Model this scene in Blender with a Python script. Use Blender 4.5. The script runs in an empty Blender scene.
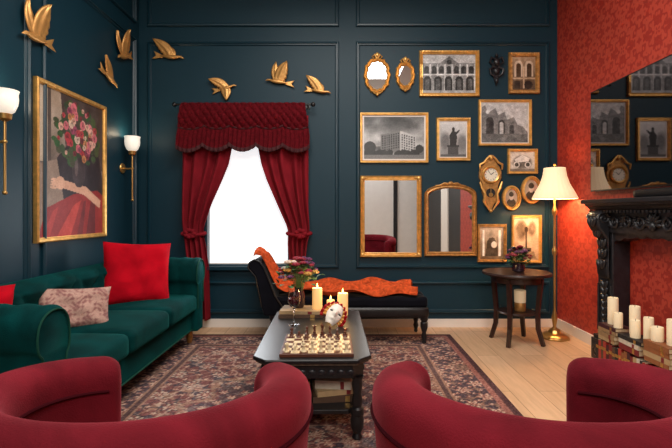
import bpy, bmesh, math, random
import numpy as np
from mathutils import Matrix, Vector
random.seed(7); rng=np.random.default_rng(5)
sc=bpy.context.scene
try:
    sc.view_settings.view_transform='Standard'
except Exception: pass
pi=math.pi; sin=math.sin; cos=math.cos
F=448.0; CH=1.2; WY=4.68; LX=-2.10; RX=2.27
ZOOM=(336,224,1.0)
def BX(px): return (px-340)*WY/F
def BZ(py): return CH-(py-212)*WY/F
def s2l(c):
    c=c/255.0
    return c/12.92 if c<=0.04045 else ((c+0.055)/1.055)**2.4
def C(r,g,b): return (s2l(r),s2l(g),s2l(b),1.0)

# ---------------------------------------------------------------- materials
def mat(name,col,rough=0.5,metal=0.0,var=0.0,vscale=8.0,bump=0.0,bscale=60.0,sheen=0.0,spec=None,emit=None,estr=0.0,trans=0.0,sheencol=None,coat=0.0):
    m=bpy.data.materials.new(name); m.use_nodes=True
    nt=m.node_tree; b=nt.nodes['Principled BSDF']
    b.inputs['Base Color'].default_value=col
    b.inputs['Roughness'].default_value=rough
    b.inputs['Metallic'].default_value=metal
    if spec is not None: b.inputs['Specular IOR Level'].default_value=spec
    if sheen>0:
        b.inputs['Sheen Weight'].default_value=sheen
        b.inputs['Sheen Roughness'].default_value=0.3
        b.inputs['Roughness'].default_value=0.9
        b.inputs['Specular IOR Level'].default_value=0.08
        if sheencol: b.inputs['Sheen Tint'].default_value=sheencol
    if emit: 
        b.inputs['Emission Color'].default_value=emit; b.inputs['Emission Strength'].default_value=estr
    if trans: b.inputs['Transmission Weight'].default_value=trans
    if coat: b.inputs['Coat Weight'].default_value=coat
    tc=nt.nodes.new('ShaderNodeTexCoord')
    if var>0:
        n=nt.nodes.new('ShaderNodeTexNoise'); n.inputs['Scale'].default_value=vscale; n.inputs['Detail'].default_value=5
        if sheen>0: n.inputs['Distortion'].default_value=0.8
        nt.links.new(tc.outputs['Object'],n.inputs['Vector'])
        r=nt.nodes.new('ShaderNodeValToRGB')
        r.color_ramp.elements[0].position=0.3; r.color_ramp.elements[1].position=0.7
        r.color_ramp.elements[0].color=tuple(c*(1-var) for c in col[:3])+(1,)
        r.color_ramp.elements[1].color=tuple(min(1,c*(1+var)) for c in col[:3])+(1,)
        nt.links.new(n.outputs['Fac'],r.inputs['Fac']); nt.links.new(r.outputs['Color'],b.inputs['Base Color'])
    if bump>0:
        n2=nt.nodes.new('ShaderNodeTexNoise'); n2.inputs['Scale'].default_value=bscale; n2.inputs['Detail'].default_value=3
        nt.links.new(tc.outputs['Object'],n2.inputs['Vector'])
        bp=nt.nodes.new('ShaderNodeBump'); bp.inputs['Strength'].default_value=bump; bp.inputs['Distance'].default_value=0.01
        nt.links.new(n2.outputs['Fac'],bp.inputs['Height']); nt.links.new(bp.outputs['Normal'],b.inputs['Normal'])
    return m

M={}
M['wall']=mat('teal_wall',C(11,47,60),0.5,var=0.06,vscale=1.5,bump=0.03,bscale=200,spec=0.3)
M['trimw']=mat('teal_trim',C(11,47,60),0.35)
M['white']=mat('white_paint',C(225,218,210),0.5,var=0.02)
M['grey']=mat('light_wall',C(235,232,228),0.6,var=0.03)
M['dark']=mat('dark_paint',C(20,22,26),0.5,var=0.05)
M['ceil']=mat('ceiling_paint',C(190,190,188),0.8,var=0.02)
M['gold']=mat('gold_leaf',C(222,172,96),0.35,0.6,var=0.22,vscale=25,bump=0.15,bscale=90)
M['goldd']=mat('antique_gold',C(184,134,74),0.4,0.5,var=0.35,vscale=30,bump=0.3,bscale=80)
M['brass']=mat('brass',C(200,158,92),0.28,0.8,var=0.1)
M['bird']=mat('bird_gold',C(206,154,88),0.4,0.55,var=0.2,vscale=14,bump=0.1,bscale=120)
M['mirror']=mat('mirror_glass',(0.9,0.92,0.93,1),0.015,1.0)
M['tv']=mat('black_glass',(0.18,0.165,0.17,1),0.03,1.0)
M['black']=mat('black_lacquer',C(20,20,22),0.35,var=0.2,vscale=12)
M['blackw']=mat('black_carved',C(30,30,34),0.36,var=0.3,vscale=20,bump=0.2,bscale=50)
M['dwood']=mat('dark_walnut',C(46,25,20),0.35,var=0.35,vscale=15)
M['green']=mat('green_velvet',C(0,50,50),0.9,var=0.45,vscale=4,bump=0.25,bscale=220,sheen=0.3,sheencol=C(30,150,140))
M['greenp']=mat('green_piping',C(22,66,54),0.8,spec=0.1)
M['rose']=mat('rose_velvet',C(108,23,34),0.9,var=0.36,vscale=4.0,bump=0.25,bscale=220,sheen=0.45,sheencol=C(215,100,110))
M['rosed']=mat('rose_piping',C(56,8,16),0.9,spec=0.05)
M['red']=mat('red_pillow',C(180,8,28),0.9,var=0.22,vscale=6,bump=0.25,bscale=200,sheen=0.2,sheencol=C(240,70,80))
M['drape']=mat('burgundy_drape',C(122,26,36),0.65,var=0.12,vscale=8,sheen=0.25,sheencol=C(220,90,90))
M['val']=mat('burgundy_valance',C(84,12,20),0.6,var=0.35,vscale=40,bump=0.35,bscale=60,sheen=0.35,sheencol=C(220,90,90))
M['fringe']=mat('valance_fringe',C(60,8,15),0.8,var=0.4,vscale=90)
M['bvel']=mat('black_velvet',C(14,15,22),0.5,var=0.25,vscale=6,sheen=0.15)
M['throw']=mat('rust_throw',C(186,76,38),0.7,var=0.45,vscale=26,bump=0.4,bscale=40,sheen=0.3,sheencol=C(240,160,110))
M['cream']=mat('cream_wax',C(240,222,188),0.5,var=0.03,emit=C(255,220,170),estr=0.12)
M['lit']=mat('lit_wax',C(240,200,140),0.5,emit=C(255,186,105),estr=0.5)
M['flame']=mat('flame',C(255,200,120),0.5,emit=C(255,190,90),estr=14)
M['wick']=mat('wick',C(40,30,25),0.8)
M['page']=mat('paper_pages',C(215,195,160),0.8,var=0.15,vscale=60)
M['shade_gl']=mat('opal_glass',C(240,236,226),0.25,emit=C(255,244,224),estr=0.5)
M['glass']=mat('clear_glass',(1,1,1,1),0.02,trans=1.0)
M['wine']=mat('red_wine',C(90,5,20),0.1)
M['vase']=mat('dark_vase',C(45,28,38),0.15,coat=0.5)
M['leaf']=mat('leaf_green',C(64,94,48),0.6,var=0.4,vscale=30)
M['fl_p']=mat('petal_purple',C(96,44,84),0.6,var=0.3,vscale=40)
M['fl_r']=mat('petal_red',C(140,32,50),0.6,var=0.3,vscale=40)
M['fl_w']=mat('petal_cream',C(220,196,180),0.6,var=0.15,vscale=40)
M['fl_y']=mat('petal_yellow',C(200,150,70),0.6,var=0.2,vscale=40)
M['cw']=mat('chess_cream',C(226,205,165),0.4,var=0.1)
M['cb']=mat('chess_brown',C(90,46,30),0.35,var=0.2)
M['maskw']=mat('mask_white',C(235,225,212),0.35)
M['maskr']=mat('mask_red',C(160,25,30),0.5,sheen=0.4)
M['blind_glow']=mat('blind_white_glow',C(250,250,248),0.8,emit=(0.93,0.97,1,1),estr=0.85)  # blind cloth: daylight through it is put in as emission
M['face']=mat('clock_face',C(235,228,210),0.4)
M['worn']=mat('worn_edge',C(84,70,56),0.5,var=0.6,vscale=40)

def shade_mat():
    m=bpy.data.materials.new('lamp_shade_fabric'); m.use_nodes=True
    nt=m.node_tree; b=nt.nodes['Principled BSDF']
    b.inputs['Base Color'].default_value=C(245,225,190); b.inputs['Roughness'].default_value=0.8
    b.inputs['Emission Color'].default_value=C(255,214,160); b.inputs['Emission Strength'].default_value=0.6
    tc=nt.nodes.new('ShaderNodeTexCoord'); n=nt.nodes.new('ShaderNodeTexNoise'); n.inputs['Scale'].default_value=60
    nt.links.new(tc.outputs['Object'],n.inputs['Vector'])
    bp=nt.nodes.new('ShaderNodeBump'); bp.inputs['Strength'].default_value=0.1
    nt.links.new(n.outputs['Fac'],bp.inputs['Height']); nt.links.new(bp.outputs['Normal'],b.inputs['Normal'])
    return m
M['lshade']=shade_mat()

def nmath(nt,op,a,b=None):
    n=nt.nodes.new('ShaderNodeMath'); n.operation=op
    for i,x in enumerate((a,b)):
        if x is None: continue
        if isinstance(x,(int,float)): n.inputs[i].default_value=x
        else: nt.links.new(x,n.inputs[i])
    return n.outputs[0]
def damask():
    m=bpy.data.materials.new('red_damask_wallpaper'); m.use_nodes=True
    nt=m.node_tree; b=nt.nodes['Principled BSDF']; b.inputs['Roughness'].default_value=0.5
    tc=nt.nodes.new('ShaderNodeTexCoord'); sp=nt.nodes.new('ShaderNodeSeparateXYZ')
    nt.links.new(tc.outputs['Object'],sp.inputs[0])
    u=nmath(nt,'MULTIPLY',sp.outputs['Y'],2*pi/0.40); v=nmath(nt,'MULTIPLY',sp.outputs['Z'],2*pi/0.50)
    cu=nmath(nt,'COSINE',u); cv=nmath(nt,'COSINE',v)
    a=nmath(nt,'ADD',cu,cv)
    c3=nmath(nt,'MULTIPLY',nmath(nt,'COSINE',nmath(nt,'MULTIPLY',u,3.0)),nmath(nt,'COSINE',nmath(nt,'MULTIPLY',v,4.0)))
    c5=nmath(nt,'MULTIPLY',nmath(nt,'SINE',nmath(nt,'MULTIPLY',u,6.0)),nmath(nt,'SINE',nmath(nt,'MULTIPLY',v,5.0)))
    c5=nmath(nt,'ABSOLUTE',c5)
    t=nmath(nt,'ADD',a,nmath(nt,'MULTIPLY',c3,0.75)); t=nmath(nt,'ADD',t,nmath(nt,'MULTIPLY',c5,0.7))
    w=nmath(nt,'SINE',nmath(nt,'MULTIPLY',t,3.4))
    r=nt.nodes.new('ShaderNodeValToRGB'); r.color_ramp.elements[0].position=0.42; r.color_ramp.elements[1].position=0.58
    r.color_ramp.elements[0].color=C(156,42,30); r.color_ramp.elements[1].color=C(182,64,46)
    w2=nmath(nt,'ADD',nmath(nt,'MULTIPLY',w,0.5),0.5)
    nt.links.new(w2,r.inputs['Fac']); nt.links.new(r.outputs['Color'],b.inputs['Base Color'])
    return m
M['damask']=damask()
def oak():
    m=bpy.data.materials.new('light_oak_planks'); m.use_nodes=True
    nt=m.node_tree; b=nt.nodes['Principled BSDF']; b.inputs['Roughness'].default_value=0.42
    tc=nt.nodes.new('ShaderNodeTexCoord'); mp=nt.nodes.new('ShaderNodeMapping'); mp.inputs['Rotation'].default_value=(0,0,pi/2)
    nt.links.new(tc.outputs['Object'],mp.inputs['Vector'])
    br=nt.nodes.new('ShaderNodeTexBrick'); br.inputs['Scale'].default_value=1.0
    br.inputs['Brick Width'].default_value=1.5; br.inputs['Row Height'].default_value=0.19; br.inputs['Mortar Size'].default_value=0.0025
    br.inputs['Color1'].default_value=C(222,184,146); br.inputs['Color2'].default_value=C(208,168,130); br.inputs['Mortar'].default_value=C(156,116,84)
    nt.links.new(mp.outputs['Vector'],br.inputs['Vector'])
    mp2=nt.nodes.new('ShaderNodeMapping'); mp2.inputs['Scale'].default_value=(14,1.2,1)
    nt.links.new(tc.outputs['Object'],mp2.inputs['Vector'])
    n=nt.nodes.new('ShaderNodeTexNoise'); n.inputs['Scale'].default_value=3; n.inputs['Detail'].default_value=6
    nt.links.new(mp2.outputs['Vector'],n.inputs['Vector'])
    mx=nt.nodes.new('ShaderNodeMixRGB'); mx.blend_type='MULTIPLY'; mx.inputs['Fac'].default_value=0.4
    rr=nt.nodes.new('ShaderNodeValToRGB'); rr.color_ramp.elements[0].position=0.3; rr.color_ramp.elements[0].color=(0.62,0.55,0.48,1); rr.color_ramp.elements[1].position=0.6; rr.color_ramp.elements[1].color=(1,1,1,1)
    nt.links.new(n.outputs['Fac'],rr.inputs['Fac'])
    nt.links.new(br.outputs['Color'],mx.inputs['Color1']); nt.links.new(rr.outputs['Color'],mx.inputs['Color2'])
    nt.links.new(mx.outputs['Color'],b.inputs['Base Color'])
    return m
M['oak']=oak()
def vcmat(name,rough=0.5,noise=0.0):
    m=bpy.data.materials.new(name); m.use_nodes=True
    nt=m.node_tree; b=nt.nodes['Principled BSDF']; b.inputs['Roughness'].default_value=rough
    at=nt.nodes.new('ShaderNodeAttribute'); at.attribute_name='paint'
    out=at.outputs['Color']
    if noise>0:
        tc=nt.nodes.new('ShaderNodeTexCoord'); n=nt.nodes.new('ShaderNodeTexNoise'); n.inputs['Scale'].default_value=130; n.inputs['Detail'].default_value=3
        nt.links.new(tc.outputs['Object'],n.inputs['Vector'])
        r=nt.nodes.new('ShaderNodeValToRGB'); r.color_ramp.elements[0].position=0.3; r.color_ramp.elements[1].position=0.7
        r.color_ramp.elements[0].color=(1-noise,)*3+(1,); r.color_ramp.elements[1].color=(1+noise,)*3+(1,)
        nt.links.new(n.outputs['Fac'],r.inputs['Fac'])
        mx=nt.nodes.new('ShaderNodeMixRGB'); mx.blend_type='MULTIPLY'; mx.inputs['Fac'].default_value=1
        nt.links.new(out,mx.inputs['Color1']); nt.links.new(r.outputs['Color'],mx.inputs['Color2']); out=mx.outputs['Color']
    nt.links.new(out,b.inputs['Base Color'])
    return m
M['print']=vcmat('printed_picture',0.35)
M['paintc']=vcmat('painted_canvas',0.55,0.1)
M['rug']=vcmat('rug_wool',0.95,0.3)
M['pilp']=vcmat('patterned_cloth',0.9,0.15)

# ---------------------------------------------------------------- mesh builder
def TR(x=0,y=0,z=0,rx=0,ry=0,rz=0,s=1):
    m=Matrix.Translation((x,y,z))@Matrix.Rotation(rz,4,'Z')@Matrix.Rotation(ry,4,'Y')@Matrix.Rotation(rx,4,'X')
    if isinstance(s,(tuple,list)): return m@Matrix.Diagonal((s[0],s[1],s[2],1))
    return m@Matrix.Diagonal((s,s,s,1))
class MB:
    def __init__(self): self.v=[]; self.f=[]
    def add(self,vs,fs,X=None):
        o=len(self.v)
        for p in vs:
            p=Vector(p)
            if X is not None: p=X@p
            self.v.append(tuple(p))
        for f in fs: self.f.append(tuple(i+o for i in f))
        return self
    def box(self,x0,x1,y0,y1,z0,z1,X=None):
        vs=[(x0,y0,z0),(x1,y0,z0),(x1,y1,z0),(x0,y1,z0),(x0,y0,z1),(x1,y0,z1),(x1,y1,z1),(x0,y1,z1)]
        fs=[(0,3,2,1),(4,5,6,7),(0,1,5,4),(1,2,6,5),(2,3,7,6),(3,0,4,7)]
        return self.add(vs,fs,X)
    def lathe(self,prof,seg=24,X=None,cap=True,flute=0,fn=0):
        vs=[];fs=[];n=len(prof)
        for (r,z) in prof:
            for j in range(seg):
                a=2*pi*j/seg; rr=r*(1+flute*cos(fn*a)) if flute else r
                vs.append((rr*cos(a),rr*sin(a),z))
        for i in range(n-1):
            for j in range(seg):
                k=(j+1)%seg; fs.append((i*seg+j,i*seg+k,(i+1)*seg+k,(i+1)*seg+j))
        if cap:
            if prof[0][0]>1e-5: fs.append(tuple(reversed(range(seg))))
            if prof[-1][0]>1e-5: fs.append(tuple((n-1)*seg+j for j in range(seg)))
        return self.add(vs,fs,X)
    def tube(self,pts,rad,seg=8,X=None,closed=False,flat=1.0):
        pts=[Vector(p) for p in pts]; n=len(pts)
        if not hasattr(rad,'__len__'): rad=[rad]*n
        vs=[];fs=[]; up=None
        for i in range(n):
            if closed: d=pts[(i+1)%n]-pts[i-1]
            else: d=pts[min(i+1,n-1)]-pts[max(i-1,0)]
            d=d.normalized() if d.length>1e-9 else Vector((0,0,1))
            if up is None:
                up=Vector((0,0,1)) if abs(d.z)<0.9 else Vector((0,1,0))
            a=d.cross(up)
            if a.length<1e-4: a=d.cross(Vector((1,0,0.3)))
            a.normalize(); b=a.cross(d).normalized(); up=b
            for j in range(seg):
                t=2*pi*j/seg; vs.append(pts[i]+a*cos(t)*rad[i]+b*sin(t)*rad[i]*flat)
        m=n if closed else n-1
        for i in range(m):
            for j in range(seg):
                k=(j+1)%seg; i2=(i+1)%n
                fs.append((i*seg+j,i*seg+k,i2*seg+k,i2*seg+j))
        if not closed:
            fs.append(tuple(reversed(range(seg)))); fs.append(tuple((n-1)*seg+j for j in range(seg)))
        return self.add(vs,fs,X)
    def grid(self,fn,nu,nv,X=None):
        vs=[fn(i/nu,j/nv) for i in range(nu+1) for j in range(nv+1)]
        fs=[(i*(nv+1)+j,(i+1)*(nv+1)+j,(i+1)*(nv+1)+j+1,i*(nv+1)+j+1) for i in range(nu) for j in range(nv)]
        return self.add(vs,fs,X)
    def rbox(self,sx,sy,sz,r,n=10,X=None,crown=0,fn=None):
        vs=[];fs=[]; H=(sx/2,sy/2,sz/2)
        key={}
        def cs(t): return math.sin(t*pi/2)
        N=n
        def vid(i,j,k):
            if (i,j,k) in key: return key[(i,j,k)]
            u,v,w=cs(2*i/N-1),cs(2*j/N-1),cs(2*k/N-1)
            p=Vector((u*H[0],v*H[1],w*H[2]))
            q=Vector([max(-(H[a]-r),min(H[a]-r,p[a])) for a in range(3)])
            d=p-q
            if d.length>1e-9: p=q+d.normalized()*r
            if crown and w>0: p.z+=crown*(1-u*u)*(1-v*v)*w
            if fn: p=Vector(fn(p,u,v,w))
            key[(i,j,k)]=len(vs); vs.append(p); return key[(i,j,k)]
        for a in range(N):
            for b in range(N):
                fs.append((vid(a,b,0),vid(a,b+1,0),vid(a+1,b+1,0),vid(a+1,b,0)))
                fs.append((vid(a,b,N),vid(a+1,b,N),vid(a+1,b+1,N),vid(a,b+1,N)))
                fs.append((vid(a,0,b),vid(a+1,0,b),vid(a+1,0,b+1),vid(a,0,b+1)))
                fs.append((vid(a,N,b),vid(a,N,b+1),vid(a+1,N,b+1),vid(a+1,N,b)))
                fs.append((vid(0,a,b),vid(0,a,b+1),vid(0,a+1,b+1),vid(0,a+1,b)))
                fs.append((vid(N,a,b),vid(N,a+1,b),vid(N,a+1,b+1),vid(N,a,b+1)))
        return self.add(vs,fs,X)
    def ball(self,r,X=None,seg=12,rings=8,sq=(1,1,1)):
        prof=[(max(1e-6,r*sin(pi*i/rings)),-r*cos(pi*i/rings)) for i in range(rings+1)]
        XX=TR(s=sq) if X is None else X@TR(s=sq)
        return self.lathe(prof,seg,XX,cap=False)
    def extr(self,poly,y0,y1,X=None):
        n=len(poly); vs=[(p[0],y0,p[1]) for p in poly]+[(p[0],y1,p[1]) for p in poly]
        fs=[tuple(range(n)),tuple(reversed(range(n,2*n)))]
        for i in range(n):
            k=(i+1)%n; fs.append((i,k,n+k,n+i))
        return self.add(vs,fs,X)
    def frame(self,path,prof,orn=0,freq=30,X=None):
        n=len(path); P=[Vector(p) for p in path]; ms=[]
        L=0;ls=[]
        for i in range(n):
            d1=(P[i]-P[i-1]).normalized(); d2=(P[(i+1)%n]-P[i]).normalized()
            n1=Vector((-d1.y,d1.x)); n2=Vector((-d2.y,d2.x))
            ms.append((n1+n2)/max(0.3,1+n1.dot(n2))); ls.append(L); L+=(P[(i+1)%n]-P[i]).length
        vs=[];fs=[]
        cyc=max(1,round(L*freq))
        for (ins,dep) in prof:
            for i in range(n):
                s=orn*sin(2*pi*cyc*ls[i]/L)*(1 if dep>0.004 else 0)
                p=P[i]+ms[i]*(ins-(s*0.4 if ins<0.5*prof[-1][0] else 0))
                vs.append((p.x,-(dep+s),p.y))
        for k in range(len(prof)-1):
            for i in range(n):
                j=(i+1)%n; fs.append((k*n+i,k*n+j,(k+1)*n+j,(k+1)*n+i))
        return self.add(vs,fs,X)
    def build(self,name,m,parent=None,loc=(0,0,0),rot=(0,0,0),smooth=True,bevel=0,bseg=2,sub=0,solid=0,label=None,cat=None,group=None,kind=None,ang=0.7):
        me=bpy.data.meshes.new(name); me.from_pydata(self.v,[],self.f)
        bm=bmesh.new(); bm.from_mesh(me)
        bmesh.ops.recalc_face_normals(bm,faces=bm.faces)
        for f in bm.faces: f.smooth=smooth
        if smooth:
            for e in bm.edges:
                if len(e.link_faces)==2 and e.calc_face_angle(0)>ang: e.smooth=False
        bm.to_mesh(me); bm.free()
        o=bpy.data.objects.new(name,me); sc.collection.objects.link(o)
        me.materials.append(m)
        o.location=loc; o.rotation_euler=rot
        if parent is not None: o.parent=parent
        if solid:
            md=o.modifiers.new('thick','SOLIDIFY'); md.thickness=solid; md.offset=0
        if bevel:
            md=o.modifiers.new('bev','BEVEL'); md.width=bevel; md.segments=bseg; md.limit_method='ANGLE'; md.angle_limit=0.6
        if sub:
            md=o.modifiers.new('sub','SUBSURF'); md.levels=sub; md.render_levels=sub
        tag(o,label,cat,group,kind)
        return o
def tag(o,label=None,cat=None,group=None,kind=None):
    if label: o['label']=label
    if cat: o['category']=cat
    if group: o['group']=group
    if kind: o['kind']=kind
def thing(name,label,cat,loc=(0,0,0),rot=(0,0,0),group=None,scale=None):
    o=bpy.data.objects.new(name,None); o.empty_display_size=0.1; sc.collection.objects.link(o)
    o.location=loc; o.rotation_euler=rot
    if scale: o.scale=scale
    tag(o,label,cat,group); return o
def rect(w,h,n=1):
    c=[(-w/2,-h/2),(w/2,-h/2),(w/2,h/2),(-w/2,h/2)]; out=[]
    for i in range(4):
        a=c[i]; b=c[(i+1)%4]
        for k in range(n): out.append((a[0]+(b[0]-a[0])*k/n,a[1]+(b[1]-a[1])*k/n))
    return out
def ellipse(w,h,n=40): return [(w/2*cos(2*pi*i/n),h/2*sin(2*pi*i/n)) for i in range(n)]

# ---------------------------------------------------------------- canvases
class CV:
    def __init__(s,w,h,c):
        s.w,s.h=w,h; s.a=np.zeros((h,w,3)); s.a[:]=c
        s.X,s.Y=np.meshgrid((np.arange(w)+.5)/w,(np.arange(h)+.5)/h)
    def put(s,m,c,al=1.0):
        m=m*al; s.a=s.a*(1-m[...,None])+np.array(c)*m[...,None]
    def rect(s,x0,y0,x1,y1,c,al=1): s.put(((s.X>=x0)&(s.X<=x1)&(s.Y>=y0)&(s.Y<=y1)).astype(float),c,al)
    def ell(s,cx,cy,rx,ry,c,al=1,soft=0.0):
        d=np.sqrt(((s.X-cx)/rx)**2+((s.Y-cy)/ry)**2)
        m=np.clip((1-d)/soft,0,1) if soft>0 else (d<1).astype(float)
        s.put(m,c,al)
    def poly(s,pts,c,al=1):
        ins=np.zeros(s.X.shape,bool); n=len(pts)
        for i in range(n):
            x0,y0=pts[i]; x1,y1=pts[(i+1)%n]
            if y0==y1: continue
            cnd=((s.Y<y0)!=(s.Y<y1)); xi=(x1-x0)*(s.Y-y0)/(y1-y0)+x0
            ins^=cnd&(s.X<xi)
        s.put(ins.astype(float),c,al)
    def arch(s,x0,x1,y0,y1,c):
        r=(x1-x0)/2; ry=r*s.w/s.h
        s.rect(x0,y0+ry,x1,y1,c); s.ell((x0+x1)/2,y0+ry,r,ry,c)
    def vgrad(s,y0,y1,c0,c1):
        t=np.clip((s.Y-y0)/(y1-y0),0,1); m=(s.Y>=y0)&(s.Y<=y1)
        g=np.array(c0)*(1-t[...,None])+np.array(c1)*t[...,None]; s.a[m]=g[m]
    def noise(s,amp,seed=0,k=6):
        r=np.random.default_rng(seed)
        tot=np.zeros(s.X.shape)
        for sc_ in (k,k*2.3,k*5):
            g=r.normal(size=(int(sc_)+3,int(sc_)+3))
            fx=s.X*sc_; fy=s.Y*sc_; ix=fx.astype(int); iy=fy.astype(int); tx=fx-ix; ty=fy-iy
            tot+=((g[iy,ix]*(1-tx)+g[iy,ix+1]*tx)*(1-ty)+(g[iy+1,ix]*(1-tx)+g[iy+1,ix+1]*tx)*ty)/ (sc_/k)
        s.a+= (tot*amp)[...,None]
    def grain(s,amp,seed=0):
        s.a+=np.random.default_rng(seed).normal(size=s.X.shape)[...,None]*amp
    def lin(s):
        a=np.clip(s.a,0,255)/255
        return np.where(a<=0.04045,a/12.92,((a+0.055)/1.055)**2.4)
def canvas_obj(cv,w,h,name,m,parent=None,loc=(0,0,0),rot=(0,0,0),y=0,shape=None,horiz=False,**kw):
    W,H=cv.w,cv.h; lin=cv.lin()
    xs=(np.arange(W)/(W-1)-.5)*w; zs=(.5-np.arange(H)/(H-1))*h
    XX,ZZ=np.meshgrid(xs,zs)
    if shape=='oval':
        u=XX/(w/2); v=ZZ/(h/2)
        XX=u*np.sqrt(1-v*v/2)*w/2; ZZ=v*np.sqrt(1-u*u/2)*h/2
    if horiz: V=np.stack([XX.ravel(),ZZ.ravel(),np.zeros(W*H)],1)
    else: V=np.stack([XX.ravel(),np.full(W*H,y),ZZ.ravel()],1)
    idx=np.arange(W*H).reshape(H,W)
    Fc=np.stack([idx[1:,:-1].ravel(),idx[1:,1:].ravel(),idx[:-1,1:].ravel(),idx[:-1,:-1].ravel()],1)
    me=bpy.data.meshes.new(name); me.from_pydata(V.tolist(),[],Fc.tolist())
    at=me.color_attributes.new('paint','FLOAT_COLOR','POINT')
    col=np.ones((W*H,4)); col[:,:3]=lin.reshape(-1,3); at.data.foreach_set('color',col.ravel())
    me.materials.append(m)
    o=bpy.data.objects.new(name,me); sc.collection.objects.link(o); o.location=loc; o.rotation_euler=rot
    if parent is not None: o.parent=parent
    tag(o,kw.get('label'),kw.get('cat'),kw.get('group'),kw.get('kind'))
    return o

# ================================================================ ROOM
RY=-2.6; HT=3.6; T=0.12
def structure(name,mb,m,label,**k): return mb.build(name,m,smooth=False,label=label,cat=k.pop('cat',name.split('_')[0]),kind='structure',**k)
structure('floor',MB().box(LX-T,RX+T,RY-T,WY+T,-0.1,0),M['oak'],'light oak plank floor')
structure('ceiling',MB().box(LX-T,RX+T,RY-T,WY+T,HT,HT+0.1),M['ceil'],'pale painted ceiling')
wx0,wx1=BX(207),BX(289); wz0,wz1=BZ(266),BZ(140)
b=MB(); b.box(LX-T,wx0,WY,WY+T,0,HT); b.box(wx1,RX+T,WY,WY+T,0,HT); b.box(wx0,wx1,WY,WY+T,0,wz0); b.box(wx0,wx1,WY,WY+T,wz1,HT)
structure('wall_back',b,M['wall'],'deep teal panelled wall with a window opening')
structure('wall_left',MB().box(LX-T,LX,RY,WY,0,HT),M['wall'],'deep teal panelled wall')
structure('wall_right',MB().box(RX,RX+T,0.9,WY,0,HT),M['damask'],'red damask wallpapered wall')
structure('wall_side',MB().box(RX,RX+T,RY,0.9,0,HT),M['dark'],'dark painted wall section')
structure('wall_front',MB().box(LX,RX,RY-T,RY,0,HT),M['grey'],'light grey wall')
structure('door_1',MB().box(RX-0.03,RX-0.002,-0.6,0.0,0.0,2.2),M['white'],'white door')
structure('trim_1',MB().box(1.42,1.52,RY+0.002,RY+0.06,0.0,2.5),M['dark'],'dark door trim')
structure('trim_21',MB().box(0.35,0.62,RY+0.002,RY+0.06,0.0,2.5),M['dark'],'dark door trim')
structure('baseboard_back',MB().box(LX,RX,WY-0.018,WY,0,0.085),M['white'],'cream baseboard')
structure('baseboard_left',MB().box(LX,LX+0.018,RY,WY-0.018,0,0.085),M['trimw'],'teal baseboard')
structure('baseboard_right',MB().box(RX-0.018,RX,3.76,WY-0.018,0,0.095),M['white'],'cream baseboard')
mould=[(0,0),(0.0,0.014),(0.008,0.026),(0.018,0.028),(0.024,0.014),(0.032,0.014),(0.04,0.005),(0.042,0.0)]
tn=[2]
def panel(w,h,loc,rot=(0,0,0)):
    MB().frame(rect(w,h),mould).build('trim_%d'%tn[0],M['trimw'],loc=loc,rot=rot,smooth=False,label='teal wall panel moulding',cat='trim',kind='structure'); tn[0]+=1
for (x0,x1) in ((148,339),(356,549)):
    for (y0,y1) in ((-60,27),(42,268),(281,313)):
        panel(BX(x1)-BX(x0),BZ(y0)-BZ(y1),((BX(x0)+BX(x1))/2,WY,(BZ(y0)+BZ(y1))/2))
for (a,c) in ((3.15,4.58),(1.6,3.02)):
    for (z0,z1) in ((0.15,0.48),(0.63,2.97),(3.13,3.5)):
        panel(c-a,z1-z0,(LX,(a+c)/2,(z0+z1)/2),(0,0,pi/2))
structure('window_1',MB().frame(rect(wx1-wx0+0.08,wz1-wz0+0.08),[(0,0),(0,0.03),(0.035,0.035),(0.05,0.02),(0.05,-0.09)]),M['trimw'],'teal window casing',loc=((wx0+wx1)/2,WY,(wz0+wz1)/2))
structure('trim_20',MB().box(wx0-0.06,wx1+0.06,WY-0.07,WY+0.05,wz0-0.035,wz0+0.0),M['trimw'],'teal window sill')
rb=thing('roller_blind','white translucent roller blind drawn over the bright window','blind',((wx0+wx1)/2,WY+0.07,wz0))
MB().box(-(wx1-wx0)/2+0.01,(wx1-wx0)/2-0.01,-0.004,0.004,0.02,wz1-wz0).build('blind_fabric',M['blind_glow'],rb,smooth=False)
MB().box(-(wx1-wx0)/2+0.01,(wx1-wx0)/2-0.01,-0.012,0.012,0.0,0.025).build('bottom_rail',M['white'],rb,smooth=False)

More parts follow.
